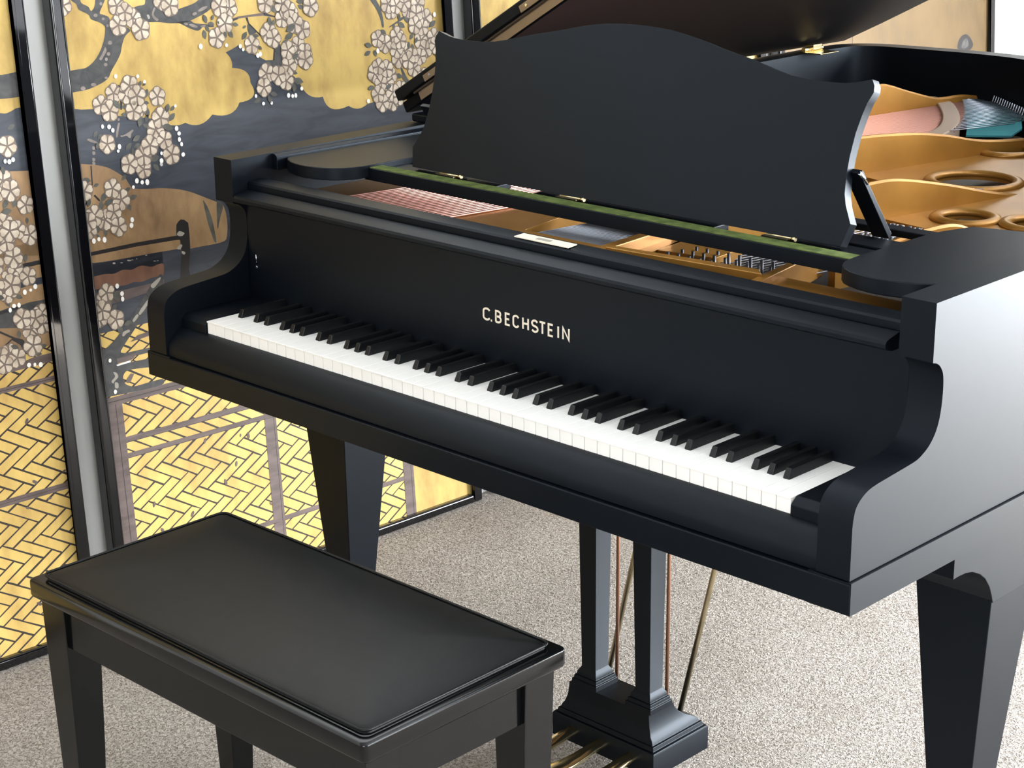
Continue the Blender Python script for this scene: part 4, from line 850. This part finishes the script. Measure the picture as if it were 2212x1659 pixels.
def stroke(b_, pts, y0, y1, w):
    L_, R_ = [], []
    for k, p in enumerate(pts):
        d0 = Vector(pts[k]) - Vector(pts[k - 1]) if k else Vector(pts[1]) - Vector(pts[0])
        d1 = Vector(pts[k + 1]) - Vector(pts[k]) if k < len(pts) - 1 else d0
        if d0.length < 1e-9: d0 = d1
        if d1.length < 1e-9: d1 = d0
        d0.normalize(); d1.normalize()
        t = d0 + d1
        if t.length < 1e-6: t = d0
        t.normalize(); nn = Vector((-t.y, t.x)); m_ = w / max(.45, nn.dot(Vector((-d0.y, d0.x))))
        L_.append(Vector(p) + nn * m_); R_.append(Vector(p) - nn * m_)
    for k in range(len(pts) - 1):
        q = [L_[k], L_[k + 1], R_[k + 1], R_[k]]
        b_.add([(v.x, y0, v.y) for v in q] + [(v.x, y1, v.y) for v in q], [(0, 1, 2, 3), (4, 7, 6, 5), (0, 4, 5, 1), (1, 5, 6, 2), (2, 6, 7, 3), (3, 7, 4, 0)])


b = MB(); b.flat = False
for ch, a0, a1 in lay_out:
    xa = LX0 + (LX1 - LX0) * (a0 - 77) / 341.0 + SW; xb = LX0 + (LX1 - LX0) * (a1 - 77) / 341.0 - SW
    gw = max(p[0] for s_ in GL[ch] for p in s_) or 1
    sx_ = (xb - xa) / gw if ch != 'I' else 0
    for si, s_ in enumerate(GL[ch]):
        pts = []
        for p in s_:
            q = (xa + p[0] * sx_, Z0 + p[1] * HH)
            if not pts or (Vector(q) - Vector(pts[-1])).length > 1e-6: pts.append(q)
        stroke(b, pts, 0.1484 - si * .00006, 0.1492, SW)
xd = LX0 + (LX1 - LX0) * (112.5 - 77) / 341.0
b.box(xd - .0013, xd + .0013, 0.1484, 0.1492, Z0 - SW, Z0 + SW)
lo = b.build('lettering', 'letter', fall)
lo['label'] = 'pale gold inlaid maker name in capital letters'
b = MB(); b.tube([(-0.046, 0.1475, 0.800), (-0.046, 0.1475, 0.814)], 0.0012, 8); b.build('latch_pin', 'chrome', fall)
b = MB(); b.tube([(-0.0455, 0.1490, 0.7915), (-0.0455, 0.1455, 0.7915)], 0.0026, 10); b.build('latch_knob', 'chrome', fall)

# --- inner slide rails and desk tray -------------------------------------------------
b = MB(); b.prism([(XI0, 0.955), (XI0, 0.9835), (XI0 + .006, 0.9835), (XI0 + .013, 0.979), (XI0 + .013, 0.955)], 'y', 0.212, 0.62)
o = piece(b, 'slide_rail', 'satin', bevel=0.001)
b = MB(); b.prism([(XI1, 0.955), (XI1, 0.981), (XI1 - .006, 0.981), (XI1 - .011, 0.977), (XI1 - .011, 0.955)], 'y', 0.235, 0.62)
o = piece(b, 'slide_rail', 'satin', bevel=0.001)


def mirror_x(p): return 1.225 - p


shelf = [(-0.055, 0.60), (-0.055, 0.238), (-0.047, 0.228), (-0.034, 0.2195), (-0.018, 0.212), (0.000, 0.2065), (0.018, 0.2035), (0.036, 0.204), (0.054, 0.207),
         (0.071, 0.213), (0.086, 0.222), (0.098, 0.235), (0.106, 0.250), (0.1105, 0.270), (0.112, 0.295), (0.112, 0.46), (0.107, 0.505), (0.09, 0.56)]
for k, flip in enumerate((0, 1)):
    pr = [((mirror_x(x) if flip else x), y) for x, y in shelf]
    b = MB(); b.prism(pr, 'z', 0.9535, 0.9755)
    o = piece(b, 'tray_shelf', 'satin', bevel=0.0018, seg=3)
b = MB(); b.box(0.100, 1.125, 0.281, 0.312, 0.949, 0.9705)
tray = piece(b, 'tray_rail', 'satin', bevel=0.0012)
b = MB(); b.box(0.112, 1.113, 0.2835, 0.3115, 0.9704, 0.9718)
o = b.build('felt_strip', 'felt', tray, 0.0003); o['label'] = 'green felt strip on the tray rail'
for q in ((0.112, 0.33, 0.385, 0.44), (0.895, 1.113, 0.385, 0.44), (0.112, 1.113, 0.50, 0.53), (0.112, 0.37, 0.326, 0.372), (0.455, 0.83, 0.326, 0.372), (0.915, 1.113, 0.326, 0.372)):
    b = MB(); b.box(*q, 0.955, 0.966)
    o = piece(b, 'tray_crossbar', 'satin', bevel=0.002)
for x in (0.30, 0.62, 0.92):
    b = MB(); b.box(x, x + .03, 0.374, 0.50, 0.955, 0.966)
    o = piece(b, 'tray_slat', 'satin', bevel=0.002)

# --- music desk -------------------------------------------------------------------------
D0 = Vector((0, 0.333, 0.9725)); DU = Vector((0, 0.064, 0.221)).normalized(); DN = Vector((1, 0, 0)).cross(DU)   # DN points toward the player (-y)
right = [(1.0575, 0.0), (1.0660, 0.0335), (1.0595, 0.0450), (1.0520, 0.0585), (1.0465, 0.0740), (1.0430, 0.1000), (1.0422, 0.1268), (1.0440, 0.1602), (1.0482, 0.1852), (1.0525, 0.2035), (1.0596, 0.2195), (1.0585, 0.2290), (1.0530, 0.2375)]
top = [(1.0395, 0.2338), (1.0263, 0.2306), (1.0105, 0.2283), (0.9943, 0.2274), (0.968, 0.2269), (0.9427, 0.2279), (0.915, 0.2305), (0.8878, 0.2358), (0.859, 0.2427), (0.83, 0.2494), (0.80, 0.2550), (0.7713, 0.2607), (0.7486, 0.2660), (0.7259, 0.2707), (0.705, 0.2745), (0.68, 0.2780), (0.655, 0.2800), (0.6316, 0.2808), (0.6125, 0.2810)]
half = right + top
prof = half + [(1.225 - x, v) for x, v in half[-2::-1]]


def dpt(x, v, d): return tuple(D0 + Vector((x, 0, 0)) + DU * v + DN * d)


b = MB()
# DN sign: make the body extend to the back of the front plane
sgn = -1 if DN.y < 0 else 1
b.loft([[dpt(x, v, 0) for x, v in prof], [dpt(x, v, sgn * 0.017) for x, v in prof]])
desk = piece(b, 'music_desk', 'satin', bevel=0.0022, seg=3)
for x in (0.24, 0.52, 0.62 + .31):
    b = MB(); b.tube([dpt(x, -0.002, -sgn * .002), dpt(x + .045, -0.002, -sgn * .002)], 0.0022, 8); b.tube([dpt(x + .047, -0.002, -sgn * .002), dpt(x + .052, -0.002, -sgn * .002)], 0.0036, 8)
    b.box(x, x + .045, 0.318, 0.332, 0.9705, 0.9722)
    o = b.build('desk_hinge', 'brass', desk); o['label'] = 'small bright brass hinge'
for x in (1.046, 0.179 - .014):
    b = MB()
    p = [(0.370, 1.072), (0.378, 1.076), (0.463, 0.969), (0.455, 0.962)]
    b.prism(p, 'x', x - .016, x + .013)
    o = b.build('desk_prop', 'satin', desk, 0.0015)
for x in (1.058,):
    b = MB(); b.tube([(x, 0.372, 1.072), (x, 0.392, 1.054)], 0.003, 8)
    o = b.build('prop_pin', 'chrome', desk)

# --- iron plate, struts, strings -----------------------------------------------------------
ZP = 0.876


def sheet(b_, outer, holes=(), z=ZP, th=0.010):
    loops = [[Vector((x, y, 0)) for x, y in outer]]
    hl = []
    for (cx, cy_, rx, ry) in holes:
        hp = [(cx + rx * math.cos(t), cy_ + ry * math.sin(t)) for t in [2 * math.pi * k / 28 for k in range(28)]]
        hl.append(hp); loops.append([Vector((x, y, 0)) for x, y in hp])
    flat = [p for lp in loops for p in lp]
    tr = tessellate_polygon(loops)
    b_.add([(p.x, p.y, z) for p in flat], [t for t in tr])
    b_.add([(p.x, p.y, z - th) for p in flat], [t[::-1] for t in tr])
    for lp in loops:
        n_ = len(lp); v = [(p.x, p.y, z) for p in lp] + [(p.x, p.y, z - th) for p in lp]
        b_.add(v, [(i, (i + 1) % n_, n_ + (i + 1) % n_, n_ + i) for i in range(n_)])


def bx(y): return 0.34 + 0.2 * (y - 0.4)      # bass strut line
def tx(y): return 0.66 + 0.2 * (y - 0.4)      # tenor strut line
def hx(y): return 0.93 + 0.2 * (y - 0.4)      # treble strut line


H1 = (0.713, 1.287, 0.078, 0.078); H2 = (0.871, 0.993, 0.046, 0.046); H3 = (0.60, 1.62, 0.05, 0.06); H4 = (0.99, 1.03, 0.05, 0.05)
b = MB()
# back plate field (treble side) with its round openings
sheet(b, [(bx(1.20), 1.20), (tx(1.20) - .03, 1.13), (tx(0.9), 0.90), (hx(0.84) - .03, 0.86), (hx(0.78), 0.70), (1.293, 0.55), (1.293, 0.86), (1.23, 1.0), (1.14, 1.10), (0.97, 1.26), (0.76, 1.52), (0.64, 1.77),
          (0.56, 1.92), (bx(1.92), 1.93)], [H1, H2, H3, H4])
# tuning pin field and left cheek of the plate
sheet(b, [(-0.069, 0.19), (0.045, 0.19), (0.024, 0.30), (0.05, 0.42), (0.16, 1.30), (0.20, 1.62), (0.13, 1.80), (0.02, 1.98), (-0.05, 1.99), (-0.069, 1.9)], z=0.905, th=0.03)
sheet(b, [(0.315, 0.19), (0.470, 0.19), (0.452, 0.30), (0.428, 0.42), (0.42, 0.60), (bx(0.6) - .02, 0.60), (0.255, 0.42), (0.300, 0.30)], z=0.905, th=0.03)
sheet(b, [(0.655, 0.19), (0.715, 0.19), (0.690, 0.44), (0.665, 0.62), (0.64, 0.62), (0.66, 0.44)], z=0.905, th=0.04)
sheet(b, [(0.70, 0.36), (0.80, 0.38), (0.79, 0.46), (0.68, 0.45)], z=0.905, th=0.04)
sheet(b, [(0.93, 0.19), (1.293, 0.19), (1.293, 0.345), (0.962, 0.345), (0.935, 0.44), (0.90, 0.44), (0.93, 0.30)], z=0.880, th=0.02)
plate = piece(b, 'iron_plate', 'plate', bevel=0.0015); plate['label'] = 'gold painted cast iron plate'
# raised lips round the openings
for (cx, cy_, rx, ry) in (H1, H2, H3, H4):
    b = MB(); rings = []
    for k in range(32):
        t = 2 * math.pi * k / 32
        rr = []
        for j in range(8):
            q = 2 * math.pi * j / 8
            R_ = 1 + (0.012 * math.cos(q)) / rx + 0.005 / rx
            rr.append((cx + rx * R_ * math.cos(t), cy_ + ry * R_ * math.sin(t), ZP + 0.002 + 0.007 * math.sin(q)))
        rings.append(rr)
    n_ = 8; v = [p for r_ in rings for p in r_]
    b.add(v, [(i * 8 + j, i * 8 + (j + 1) % 8, ((i + 1) % 32) * 8 + (j + 1) % 8, ((i + 1) % 32) * 8 + j) for i in range(32) for j in range(8)], None, True)
    o = b.build('plate_ring', 'plate', plate)
# struts: upright webs with wavy top edge


def strut(line, tops, bot, w=0.012):
    tops = smooth_path(tops, 5)
    b_ = MB(); rings = []
    for (y, z) in tops:
        x = line(y)
        rings.append([(x - w / 2, y, bot), (x + w / 2, y, bot), (x + w / 2, y, z - .004), (x + w * .2, y, z), (x - w * .2, y, z), (x - w / 2, y, z - .004)])
    b_.loft(rings)
    o_ = b_.build('plate_strut', 'plate', plate); smooth_by_angle(o_, 35); return o_


strut(lambda y: 0.05 + 0.12 * (y - .4), [(1.45, .925), (1.60, .955), (1.716, .966), (1.754, .962), (1.819, .943), (1.913, .918), (1.957, .914), (2.02, .913), (2.075, .905)], 0.85)
strut(bx, [(0.50, .905), (0.75, .935), (1.0, .950), (1.211, .950), (1.349, .942), (1.447, .928), (1.549, .907), (1.683, .895), (1.85, .89)], 0.85)
strut(tx, [(0.46, .905), (0.62, .930), (0.75, .941), (0.85, .944), (0.93, .943), (1.054, .919), (1.16, .893), (1.264, .872)], 0.85)
strut(hx, [(0.48, .900), (0.60, .920), (0.664, .929), (0.739, .929), (0.80, .907), (0.85, .895), (0.95, .880)], 0.85)
# front cross pieces with upright faces seen through the slot
b = MB(); b.prism([(0.190, 0.875), (0.190, 0.905), (0.205, 0.912), (0.318, 0.9165), (0.318, 0.875)], 'x', 0.965, XI1 - .001)
o = b.build('plate_flange', 'plate', plate, 0.0015)
b = MB(); b.loft([[(0.700, 0.236, 0.88), (0.708, 0.252, 0.88), (0.708, 0.252, 0.932), (0.700, 0.236, 0.932)], [(0.975, 0.262, 0.88), (0.955, 0.282, 0.88), (0.955, 0.282, 0.932), (0.975, 0.262, 0.932)]])
o = b.build('plate_flange', 'plate', plate, 0.0015)
b = MB(); b.loft([[(0.675, 0.20, 0.88), (0.695, 0.20, 0.88), (0.695, 0.20, 0.925), (0.675, 0.20, 0.925)], [(0.640, 0.48, 0.88), (0.66, 0.48, 0.88), (0.66, 0.48, 0.922), (0.640, 0.48, 0.922)]])
o = b.build('plate_flange', 'plate', plate, 0.002)
b = MB(); b.loft([[(0.975, 0.23, 0.88), (0.99, 0.23, 0.88), (0.99, 0.23, 0.928), (0.975, 0.23, 0.928)], [(0.915, 0.48, 0.88), (0.93, 0.48, 0.88), (0.93, 0.48, 0.920), (0.915, 0.48, 0.920)]])
o = b.build('plate_flange', 'plate', plate, 0.002)
b = MB(); b.box(0.47, 0.66, 0.262, 0.283, 0.875, 0.9180)
o = b.build('plate_flange', 'plate', plate, 0.0015)
# soundboard under the strings
ins = offset_path(rim_path, TH * .5)
b = MB(); pts = [(XI0, 0.19)] + [(x, y) for x, y in ins] + [(XI1, 0.19)]
b.loft([[(x, y, 0.815) for x, y in pts], [(x, y, 0.825) for x, y in pts]])
piece(b, 'soundboard', 'soundboard', lab='pale wooden soundboard under the strings')
b = MB(); b.box(XI0 + .001, XI1 - .001, 0.19, 0.62, 0.845, 0.862)
piece(b, 'pin_block', 'dark', lab='dark tuning pin block')


# strings
def string(name, p, r_, m_, n_=6):
    b_ = MB(); b_.tube(p, r_, n_); return piece(b_, name, m_)


for k in range(24):
    x0 = 0.040 + k * 0.01115
    L = 1.62 + (2.02 - 1.62) * (1 - k / 23.0) ** 0.8
    y1 = L
    string('bass_string', [(x0 - .012, 0.20, 0.908), (x0, 0.30, 0.908), (x0 + .12 * (y1 - .3), y1, 0.897)], 0.0023, 'copper')
    xe = x0 + .12 * (y1 - .3)
    string('string_tail', [(xe, y1, 0.903), (xe + .12 * (min(.21, 2.078 - y1)) + .012, y1 + min(.21, 2.078 - y1), 0.896)], 0.0013, 'steel', 5)
for k in range(30):
    x0 = 0.474 + k * 0.0064
    string('steel_string', [(x0, 0.284, 0.905), (x0 + .01, 0.42, 0.903), (x0 + .2 * .84 - k * .0012, 1.14 + .0015 * k, 0.889)], 0.0012, 'steel', 5)
for k in range(18):
    x0 = 0.715 + k * 0.0118
    string('steel_string', [(x0, 0.30, 0.892), (x0 + .07, 0.84, 0.885)], 0.0012, 'steel', 5)
# curved bass bridge
b = MB(); rg = []
for (x, y) in smooth_path([(0.165, 2.00), (0.235, 1.955), (0.31, 1.86), (0.375, 1.76), (0.425, 1.66), (0.455, 1.56)], 5):
    rg.append([(x - .017, y - .013, .83), (x + .017, y + .013, .83), (x + .015, y + .012, .9035), (x - .015, y - .012, .9035)])
b.loft(rg); o = piece(b, 'bass_bridge', 'bridge', bevel=0.003); o['label'] = 'curved brown bridge under the copper strings'
b = MB(); sheet(b, [(0.20, 2.03), (0.27, 1.975), (0.35, 1.87), (0.41, 1.77), (0.455, 1.69), (0.53, 1.75), (0.50, 1.85), (0.43, 1.97), (0.34, 2.06), (0.26, 2.065)], z=.884, th=.004)
piece(b, 'string_felt', 'teal', lab='teal felt under the string tails')
for k in range(24):
    t = k / 23.0; b = MB()
    b.tube([(0.30 + .26 * t, 2.06 - .22 * t, .885), (0.305 + .26 * t, 2.065 - .22 * t, .912)], 0.0018, 6)
    piece(b, 'hitch_pin', 'steel')
# tuning pins
for k in range(26):
    b = MB(); x = 0.735 + (k % 9) * .021 + (k // 9) * .006; y = 0.345 + (k // 9) * .028
    b.tube([(x, y, .86), (x, y - .002, .911)], 0.0026, 7); piece(b, 'tuning_pin', 'pin')
for k in range(24):
    b = MB(); x = 0.835 + (k % 6) * .016 + (k // 6) * .005; y = 0.70 + (k // 6) * .032
    b.tube([(x, y, .86), (x, y, .898)], 0.0036, 7); piece(b, 'tuning_pin', 'pin')
# damper heads
for k in range(16):
    b = MB(); x = 0.475 + k * .0122; b.box(x, x + .0075, 0.43, 0.475, 0.908, 0.925)
    piece(b, 'damper', 'dark', bevel=0.001)
b = MB(); b.box(1.02, 1.16, 0.362, 0.40, 0.879, 0.884); piece(b, 'agraffe_bar', 'brass_dull', bevel=0.001)

# --- lid -------------------------------------------------------------------------------------
LA = math.radians(28.3)
HX, HZ = XL - 0.003, 1.004
# outline of the lid in (a, y): a is the distance from the hinge line
lid_out = [(0.0, 0.585), (0.0, 2.065), (0.10, 2.095), (0.27, 2.125), (0.42, 2.13), (0.58, 2.05), (0.70, 1.88), (0.84, 1.60), (1.04, 1.34), (1.24, 1.18), (1.38, 1.04), (1.475, 0.84), (1.475, 0.47)]


def lp(a, y, h, dz=0.0):
    zh = HZ + 0.012 * max(0, (y - .5)) * .0
    return (HX + a * math.cos(LA) - h * math.sin(LA), y, zh + a * math.sin(LA) + h * math.cos(LA) + dz)


b = MB(); b.loft([[lp(a, y, 0.0) for a, y in lid_out], [lp(a, y, 0.022) for a, y in lid_out]])
lid = piece(b, 'lid', 'lid', bevel=0.003); lid['label'] = 'raised lid leaning over the strings'
flap = [(0.0, 0.575), (1.475, 0.46), (1.475, 0.86), (0.0, 0.975)]
b = MB(); b.loft([[lp(a, y, 0.0255) for a, y in flap], [lp(a, y, 0.0475) for a, y in flap]])
fl_ = b.build('front_flap', 'satin', lid, 0.003); fl_['label'] = 'front lid flap folded back on the lid'


def ly(a): return 0.585 - 0.115 * a / 1.475


b = MB()
b.loft([[lp(a, ly(a) - .0016, .0035), lp(a, ly(a) - .0016, .0205), lp(a, ly(a) + .001, .0205), lp(a, ly(a) + .001, .0035)] for a in (0.06, 1.42)])
b.tube([lp(a, ly(a) - .003, .0225) for a in (0.05, 1.42)], 0.0032, 8)
o = b.build('long_hinge', 'hinge', lid); o['label'] = 'brown metal hinge strip on the lid edge'
for a0 in (0.10, 0.415, 0.78, 1.15):
    b = MB(); b.loft([[lp(a, ly(a) - .0115, .0255), lp(a, ly(a) - .0115, .0385), lp(a, ly(a) + .02 - .03, .0385), lp(a, ly(a) - .010, .0255)] for a in (a0, a0 + .105)])
    o = b.build('hinge_leaf', 'hinge', lid, 0.001)
    for q in (0.02, 0.05, 0.085):
        b = MB()
        c = Vector(lp(a0 + q, ly(a0 + q) - .0118, .032)); b.tube([c, c + Vector((0, -.0012, 0))], 0.0026, 8)
        b.build('hinge_screw', 'chrome', lid)
# hinges on the straight side of the rim
for y in (0.64, 1.83):
    b = MB()
    b.tube([(HX + .045, y, 1.008), (HX + .045, y + .075, 1.008)], 0.0065, 10)
    b.box(HX + .045, HX + .095, y, y + .075, ztop(y) + .0002, ztop(y) + .003)
    b.box(HX + .035, HX + .06, y + .02, y + .055, 1.008, 1.020)
    o = piece(b, 'lid_hinge', 'brass', bevel=0.001); o['label'] = 'polished brass lid hinge'
b = MB(); b.box(XL + .012, XI0 + .006, 0.585, 0.66, .99, 1.006)
piece(b, 'hinge_block', 'satin', bevel=0.004)
b = MB(); b.tube([(0.010, 0.500, .975), (0.010, 0.500, .982)], [0.0045, 0.003], 10)
piece(b, 'brass_knob', 'brass')
# lid prop on the long side, out of the photograph to the right
b = MB(); b.tube([(1.318, 0.78, ztop(.78) - .01), lp(1.36, 0.80, -.002)], 0.008, 8)
piece(b, 'lid_prop', 'satin')


# --- legs ---------------------------------------------------------------------------------------
def leg(cx, cy_, bracket):
    b_ = MB()
    def ring(z):
        h = (0.045 + 0.152 * z) / 2
        return [(cx - h, cy_ - h, z), (cx + h, cy_ - h, z), (cx + h, cy_ + h, z), (cx - h, cy_ + h, z)]
    b_.loft([ring(0.055), ring(0.30), ring(0.505), [(x, y, 0.6205) for x, y, _ in ring(0.505)]])
    o_ = piece(b_, 'leg', 'satin', bevel=0.0015)
    if bracket:
        yf = cy_ - (0.045 + .152 * .51) / 2; x1 = cx + (0.045 + .152 * .505) / 2 + .0012; x0 = cx - (0.045 + .152 * .505) / 2 - .0012
        pr = [(yf - .110, .6205), (yf - .110, .576), (yf - .095, .5765), (yf - .078, .5755), (yf - .060, .5715), (yf - .040, .562), (yf - .024, .550), (yf - .011, .534), (yf - .003, .518), (yf + .002, .505), (cy_ + .066, .505), (cy_ + .082, .535), (cy_ + .12, .565), (cy_ + .16, .575), (cy_ + .16, .6205)]
        b_ = MB(); b_.prism(pr, 'x', x0, x1)
        q = b_.build('leg_bracket', 'satin', o_, 0.001)
    b_ = MB(); b_.tube([(cx, cy_, 0.055), (cx, cy_, 0.035)], [0.02, 0.014], 12)
    b_.tube([(cx - .014, cy_ + .006, 0.0185), (cx + .014, cy_ + .006, 0.0185)], 0.0185, 14)
    b_.build('caster', 'brass_dull', o_)
    return o_


leg(1.270, 0.400, True)
leg(-0.060, 0.355, True)
leg(0.30, 1.72, False)

# --- pedal lyre ---------------------------------------------------------------------------------
LX = 0.664


def rect_ring(x0, x1, y0, y1, z): return [(x0, y0, z), (x1, y0, z), (x1, y1, z), (x0, y1, z)]


b = MB()
b.loft([rect_ring(.549, .777, .279, .424, .034), rect_ring(.549, .777, .279, .424, .074), rect_ring(.5505, .7755, .2805, .4225, .078), rect_ring(.555, .771, .285, .418, .079),
        rect_ring(.5565, .7695, .2865, .4165, .086), rect_ring(.560, .766, .289, .413, .087), rect_ring(.562, .764, .290, .411, .093), rect_ring(.5665, .7595, .2915, .4, .099), rect_ring(.5695, .7565, .2935, .384, .107),
        rect_ring(.572, .754, .2945, .371, .117), rect_ring(.5735, .7525, .295, .362, .128), rect_ring(.574, .752, .295, .359, .137)])
lyre = piece(b, 'pedal_lyre', 'satin', bevel=0.0008); lyre['label'] = 'moulded base block of the pedal lyre'; lyre['label'] = 'pedal lyre'
for (xa, xb, xc, xd) in ((.585, .628, .592, .6235), (.702, .746, .712, .7435)):
    b = MB()
    ca, cb = (xc + xd) / 2, (.307 + .340) / 2
    def rr(e, z, w=(xd - xc) / 2, d=.0165): return [(ca - w - e, cb - d - e, z), (ca + w + e, cb - d - e, z), (ca + w + e, cb + d + e, z), (ca - w - e, cb + d + e, z)]
    b.loft([rr(.012, .1365), rr(.012, .146), rr(.0095, .1475), rr(.009, .153), rr(.006, .1545), rr(.0055, .160), rr(.002, .1655), rr(.0005, .168), rr(0, .169),
            [(xa, .300, .621), (xb, .300, .621), (xb, .343, .621), (xa, .343, .621)]])
    b.build('lyre_post', 'satin', lyre, 0.0007)
for (x, y) in ((0.6215, 0.365), (0.7365, 0.36)):
    b = MB(); b.tube([(x, y, .08), (x, y, .622)], 0.0032, 8); o = b.build('pedal_rod', 'rod', lyre)
for x, y in ((0.732, 0.398), (0.566, 0.398)):
    b = MB(); b.tube([(x, y, .085), (x + .118, y + .012, .621)], 0.0048, 10); o = b.build('brace_rod', 'brass_dull', lyre); o['label'] = 'slanting brass brace rod'
for k, x in enumerate((.599, .664, .731)):
    b = MB(); rings = []
    for (y, w, z, h) in ((.33, .011, .060, .005), (.285, .012, .060, .005), (.255, .0125, .059, .005), (.220, .0145, .056, .004), (.185, .0175, .056, .0035), (.155, .019, .061, .003), (.130, .0185, .067, .003), (.115, .0155, .0715, .0025), (.106, .010, .0745, .002), (.1025, .004, .0755, .0015)):
        rings.append([(x - w, y, z - h * .3), (x - w * .7, y, z - h), (x + w * .7, y, z - h), (x + w, y, z - h * .3), (x + w * .8, y, z + h * .7), (x, y, z + h), (x - w * .8, y, z + h * .7)])
    b.loft(rings, None, True)
    o = b.build('pedal', 'brass', lyre); o['label'] = ['left', 'middle', 'right'][k] + ' brass pedal'

# ================================================================== bench
bench = thing('piano_bench', 'black wooden piano bench with padded leather seat in front of the keyboard', 'bench', (0.60, -0.33, 0))
bench.rotation_euler = (0, 0, math.radians(0.7))
bx0, bx1, by0, by1 = -0.370, 0.370, -0.184, 0.184      # local, re-centred
BZ = 0.492
BM = Matrix.Translation((0.606, -0.334, 0)) @ Matrix.Rotation(math.radians(0.7), 4, 'Z')
bench.location = (0.606, -0.334, 0)


def bpiece(b_, name, m_, bevel=0.0, seg=2):
    o_ = b_.build(name, m_, None, bevel, seg); o_.parent = bench; o_.matrix_parent_inverse = Matrix.Identity(4); return o_


def rrect(hx_, hy_, r_, z, n_=5):
    pts = []
    for (sx, sy_, a0) in ((1, 1, 0), (-1, 1, 90), (-1, -1, 180), (1, -1, 270)):
        for k in range(n_ + 1):
            t = math.radians(a0 + 90 * k / n_)
            pts.append((sx * (hx_ - r_) + r_ * math.cos(t), sy_ * (hy_ - r_) + r_ * math.sin(t), z))
    return pts


b = MB()
b.loft([rrect(.358, .172, .006, .459), rrect(.364, .178, .007, .460), rrect(.3685, .1825, .009, .4635), rrect(.370, .184, .009, .467), rrect(.370, .184, .009, .4860), rrect(.3697, .1837, .009, .4878), rrect(.3687, .1827, .009, .4893), rrect(.3670, .181, .009, .4903), rrect(.3650, .179, .009, .4905)])
o = bpiece(b, 'bench_top', 'bench'); smooth_by_angle(o, 40)
b = MB(); rings = []
for (e, z) in ((.0, .4895), (.0, .4935), (.003, .4965), (.008, .4985), (.018, .501), (.038, .505), (.062, .5085), (.095, .511), (.13, .5125)):
    rings.append(rrect(.352 - e, .166 - e, max(.010, .012 - e * .02), z))
b.loft(rings, None, True)
o = bpiece(b, 'seat_cushion', 'leather'); smooth_by_angle(o, 50)
o['label'] = 'black leather seat cushion'
b = MB(); pp = rrect(.3535, .1675, .012, .4965)
b.tube(pp + [pp[0]], 0.0021, 6)
o = bpiece(b, 'piping', 'leather')
for s_ in (-1, 1):
    b = MB(); b.box(-.315, .315, s_ * .156 - .009, s_ * .156 + .009, .392, .459); bpiece(b, 'apron', 'bench', 0.0012)
    b = MB(); b.box(s_ * .339 - .009, s_ * .339 + .009, -.13, .13, .392, .459); bpiece(b, 'apron', 'bench', 0.0012)
for sx in (-1, 1):
    for sy_ in (-1, 1):
        b = MB(); ox, oy = sx * .357, sy_ * .172
        def lr(w, z): return [(ox, oy, z), (ox - sx * w, oy, z), (ox - sx * w, oy - sy_ * w, z), (ox, oy - sy_ * w, z)]
        r4 = [lr(.036, 0.0), lr(.048, .20), lr(.056, .36), lr(.057, .459)]
        # outer faces lean in slightly toward the foot
        def inn(r_, e): return [(x - sx * e, y - sy_ * e, z) for x, y, z in r_]
        b.loft([inn(r4[0], .010), inn(r4[1], .006), inn(r4[2], .002), r4[3]])
        bpiece(b, 'leg', 'bench', 0.0015)

# ================================================================== small card lying on the piano's front rail
b = MB(); b.loft([[(.5855, .156, .9432), (.6975, .156, .9432), (.6985, .1745, .9452), (.5885, .1745, .9452)], [(.5855, .156, .9446), (.6975, .156, .9446), (.6985, .1745, .9466), (.5885, .1745, .9466)]], 'card')
b.add([(.625, .161, .94535), (.655, .161, .94535), (.655, .169, .9461), (.625, .169, .9461)], [(0, 1, 2, 3)], 'lichen')
o = b.build('paper_card', None, None)
o['label'] = 'small cream card lying on the black rail in front of the strings'
o['category'] = 'card'
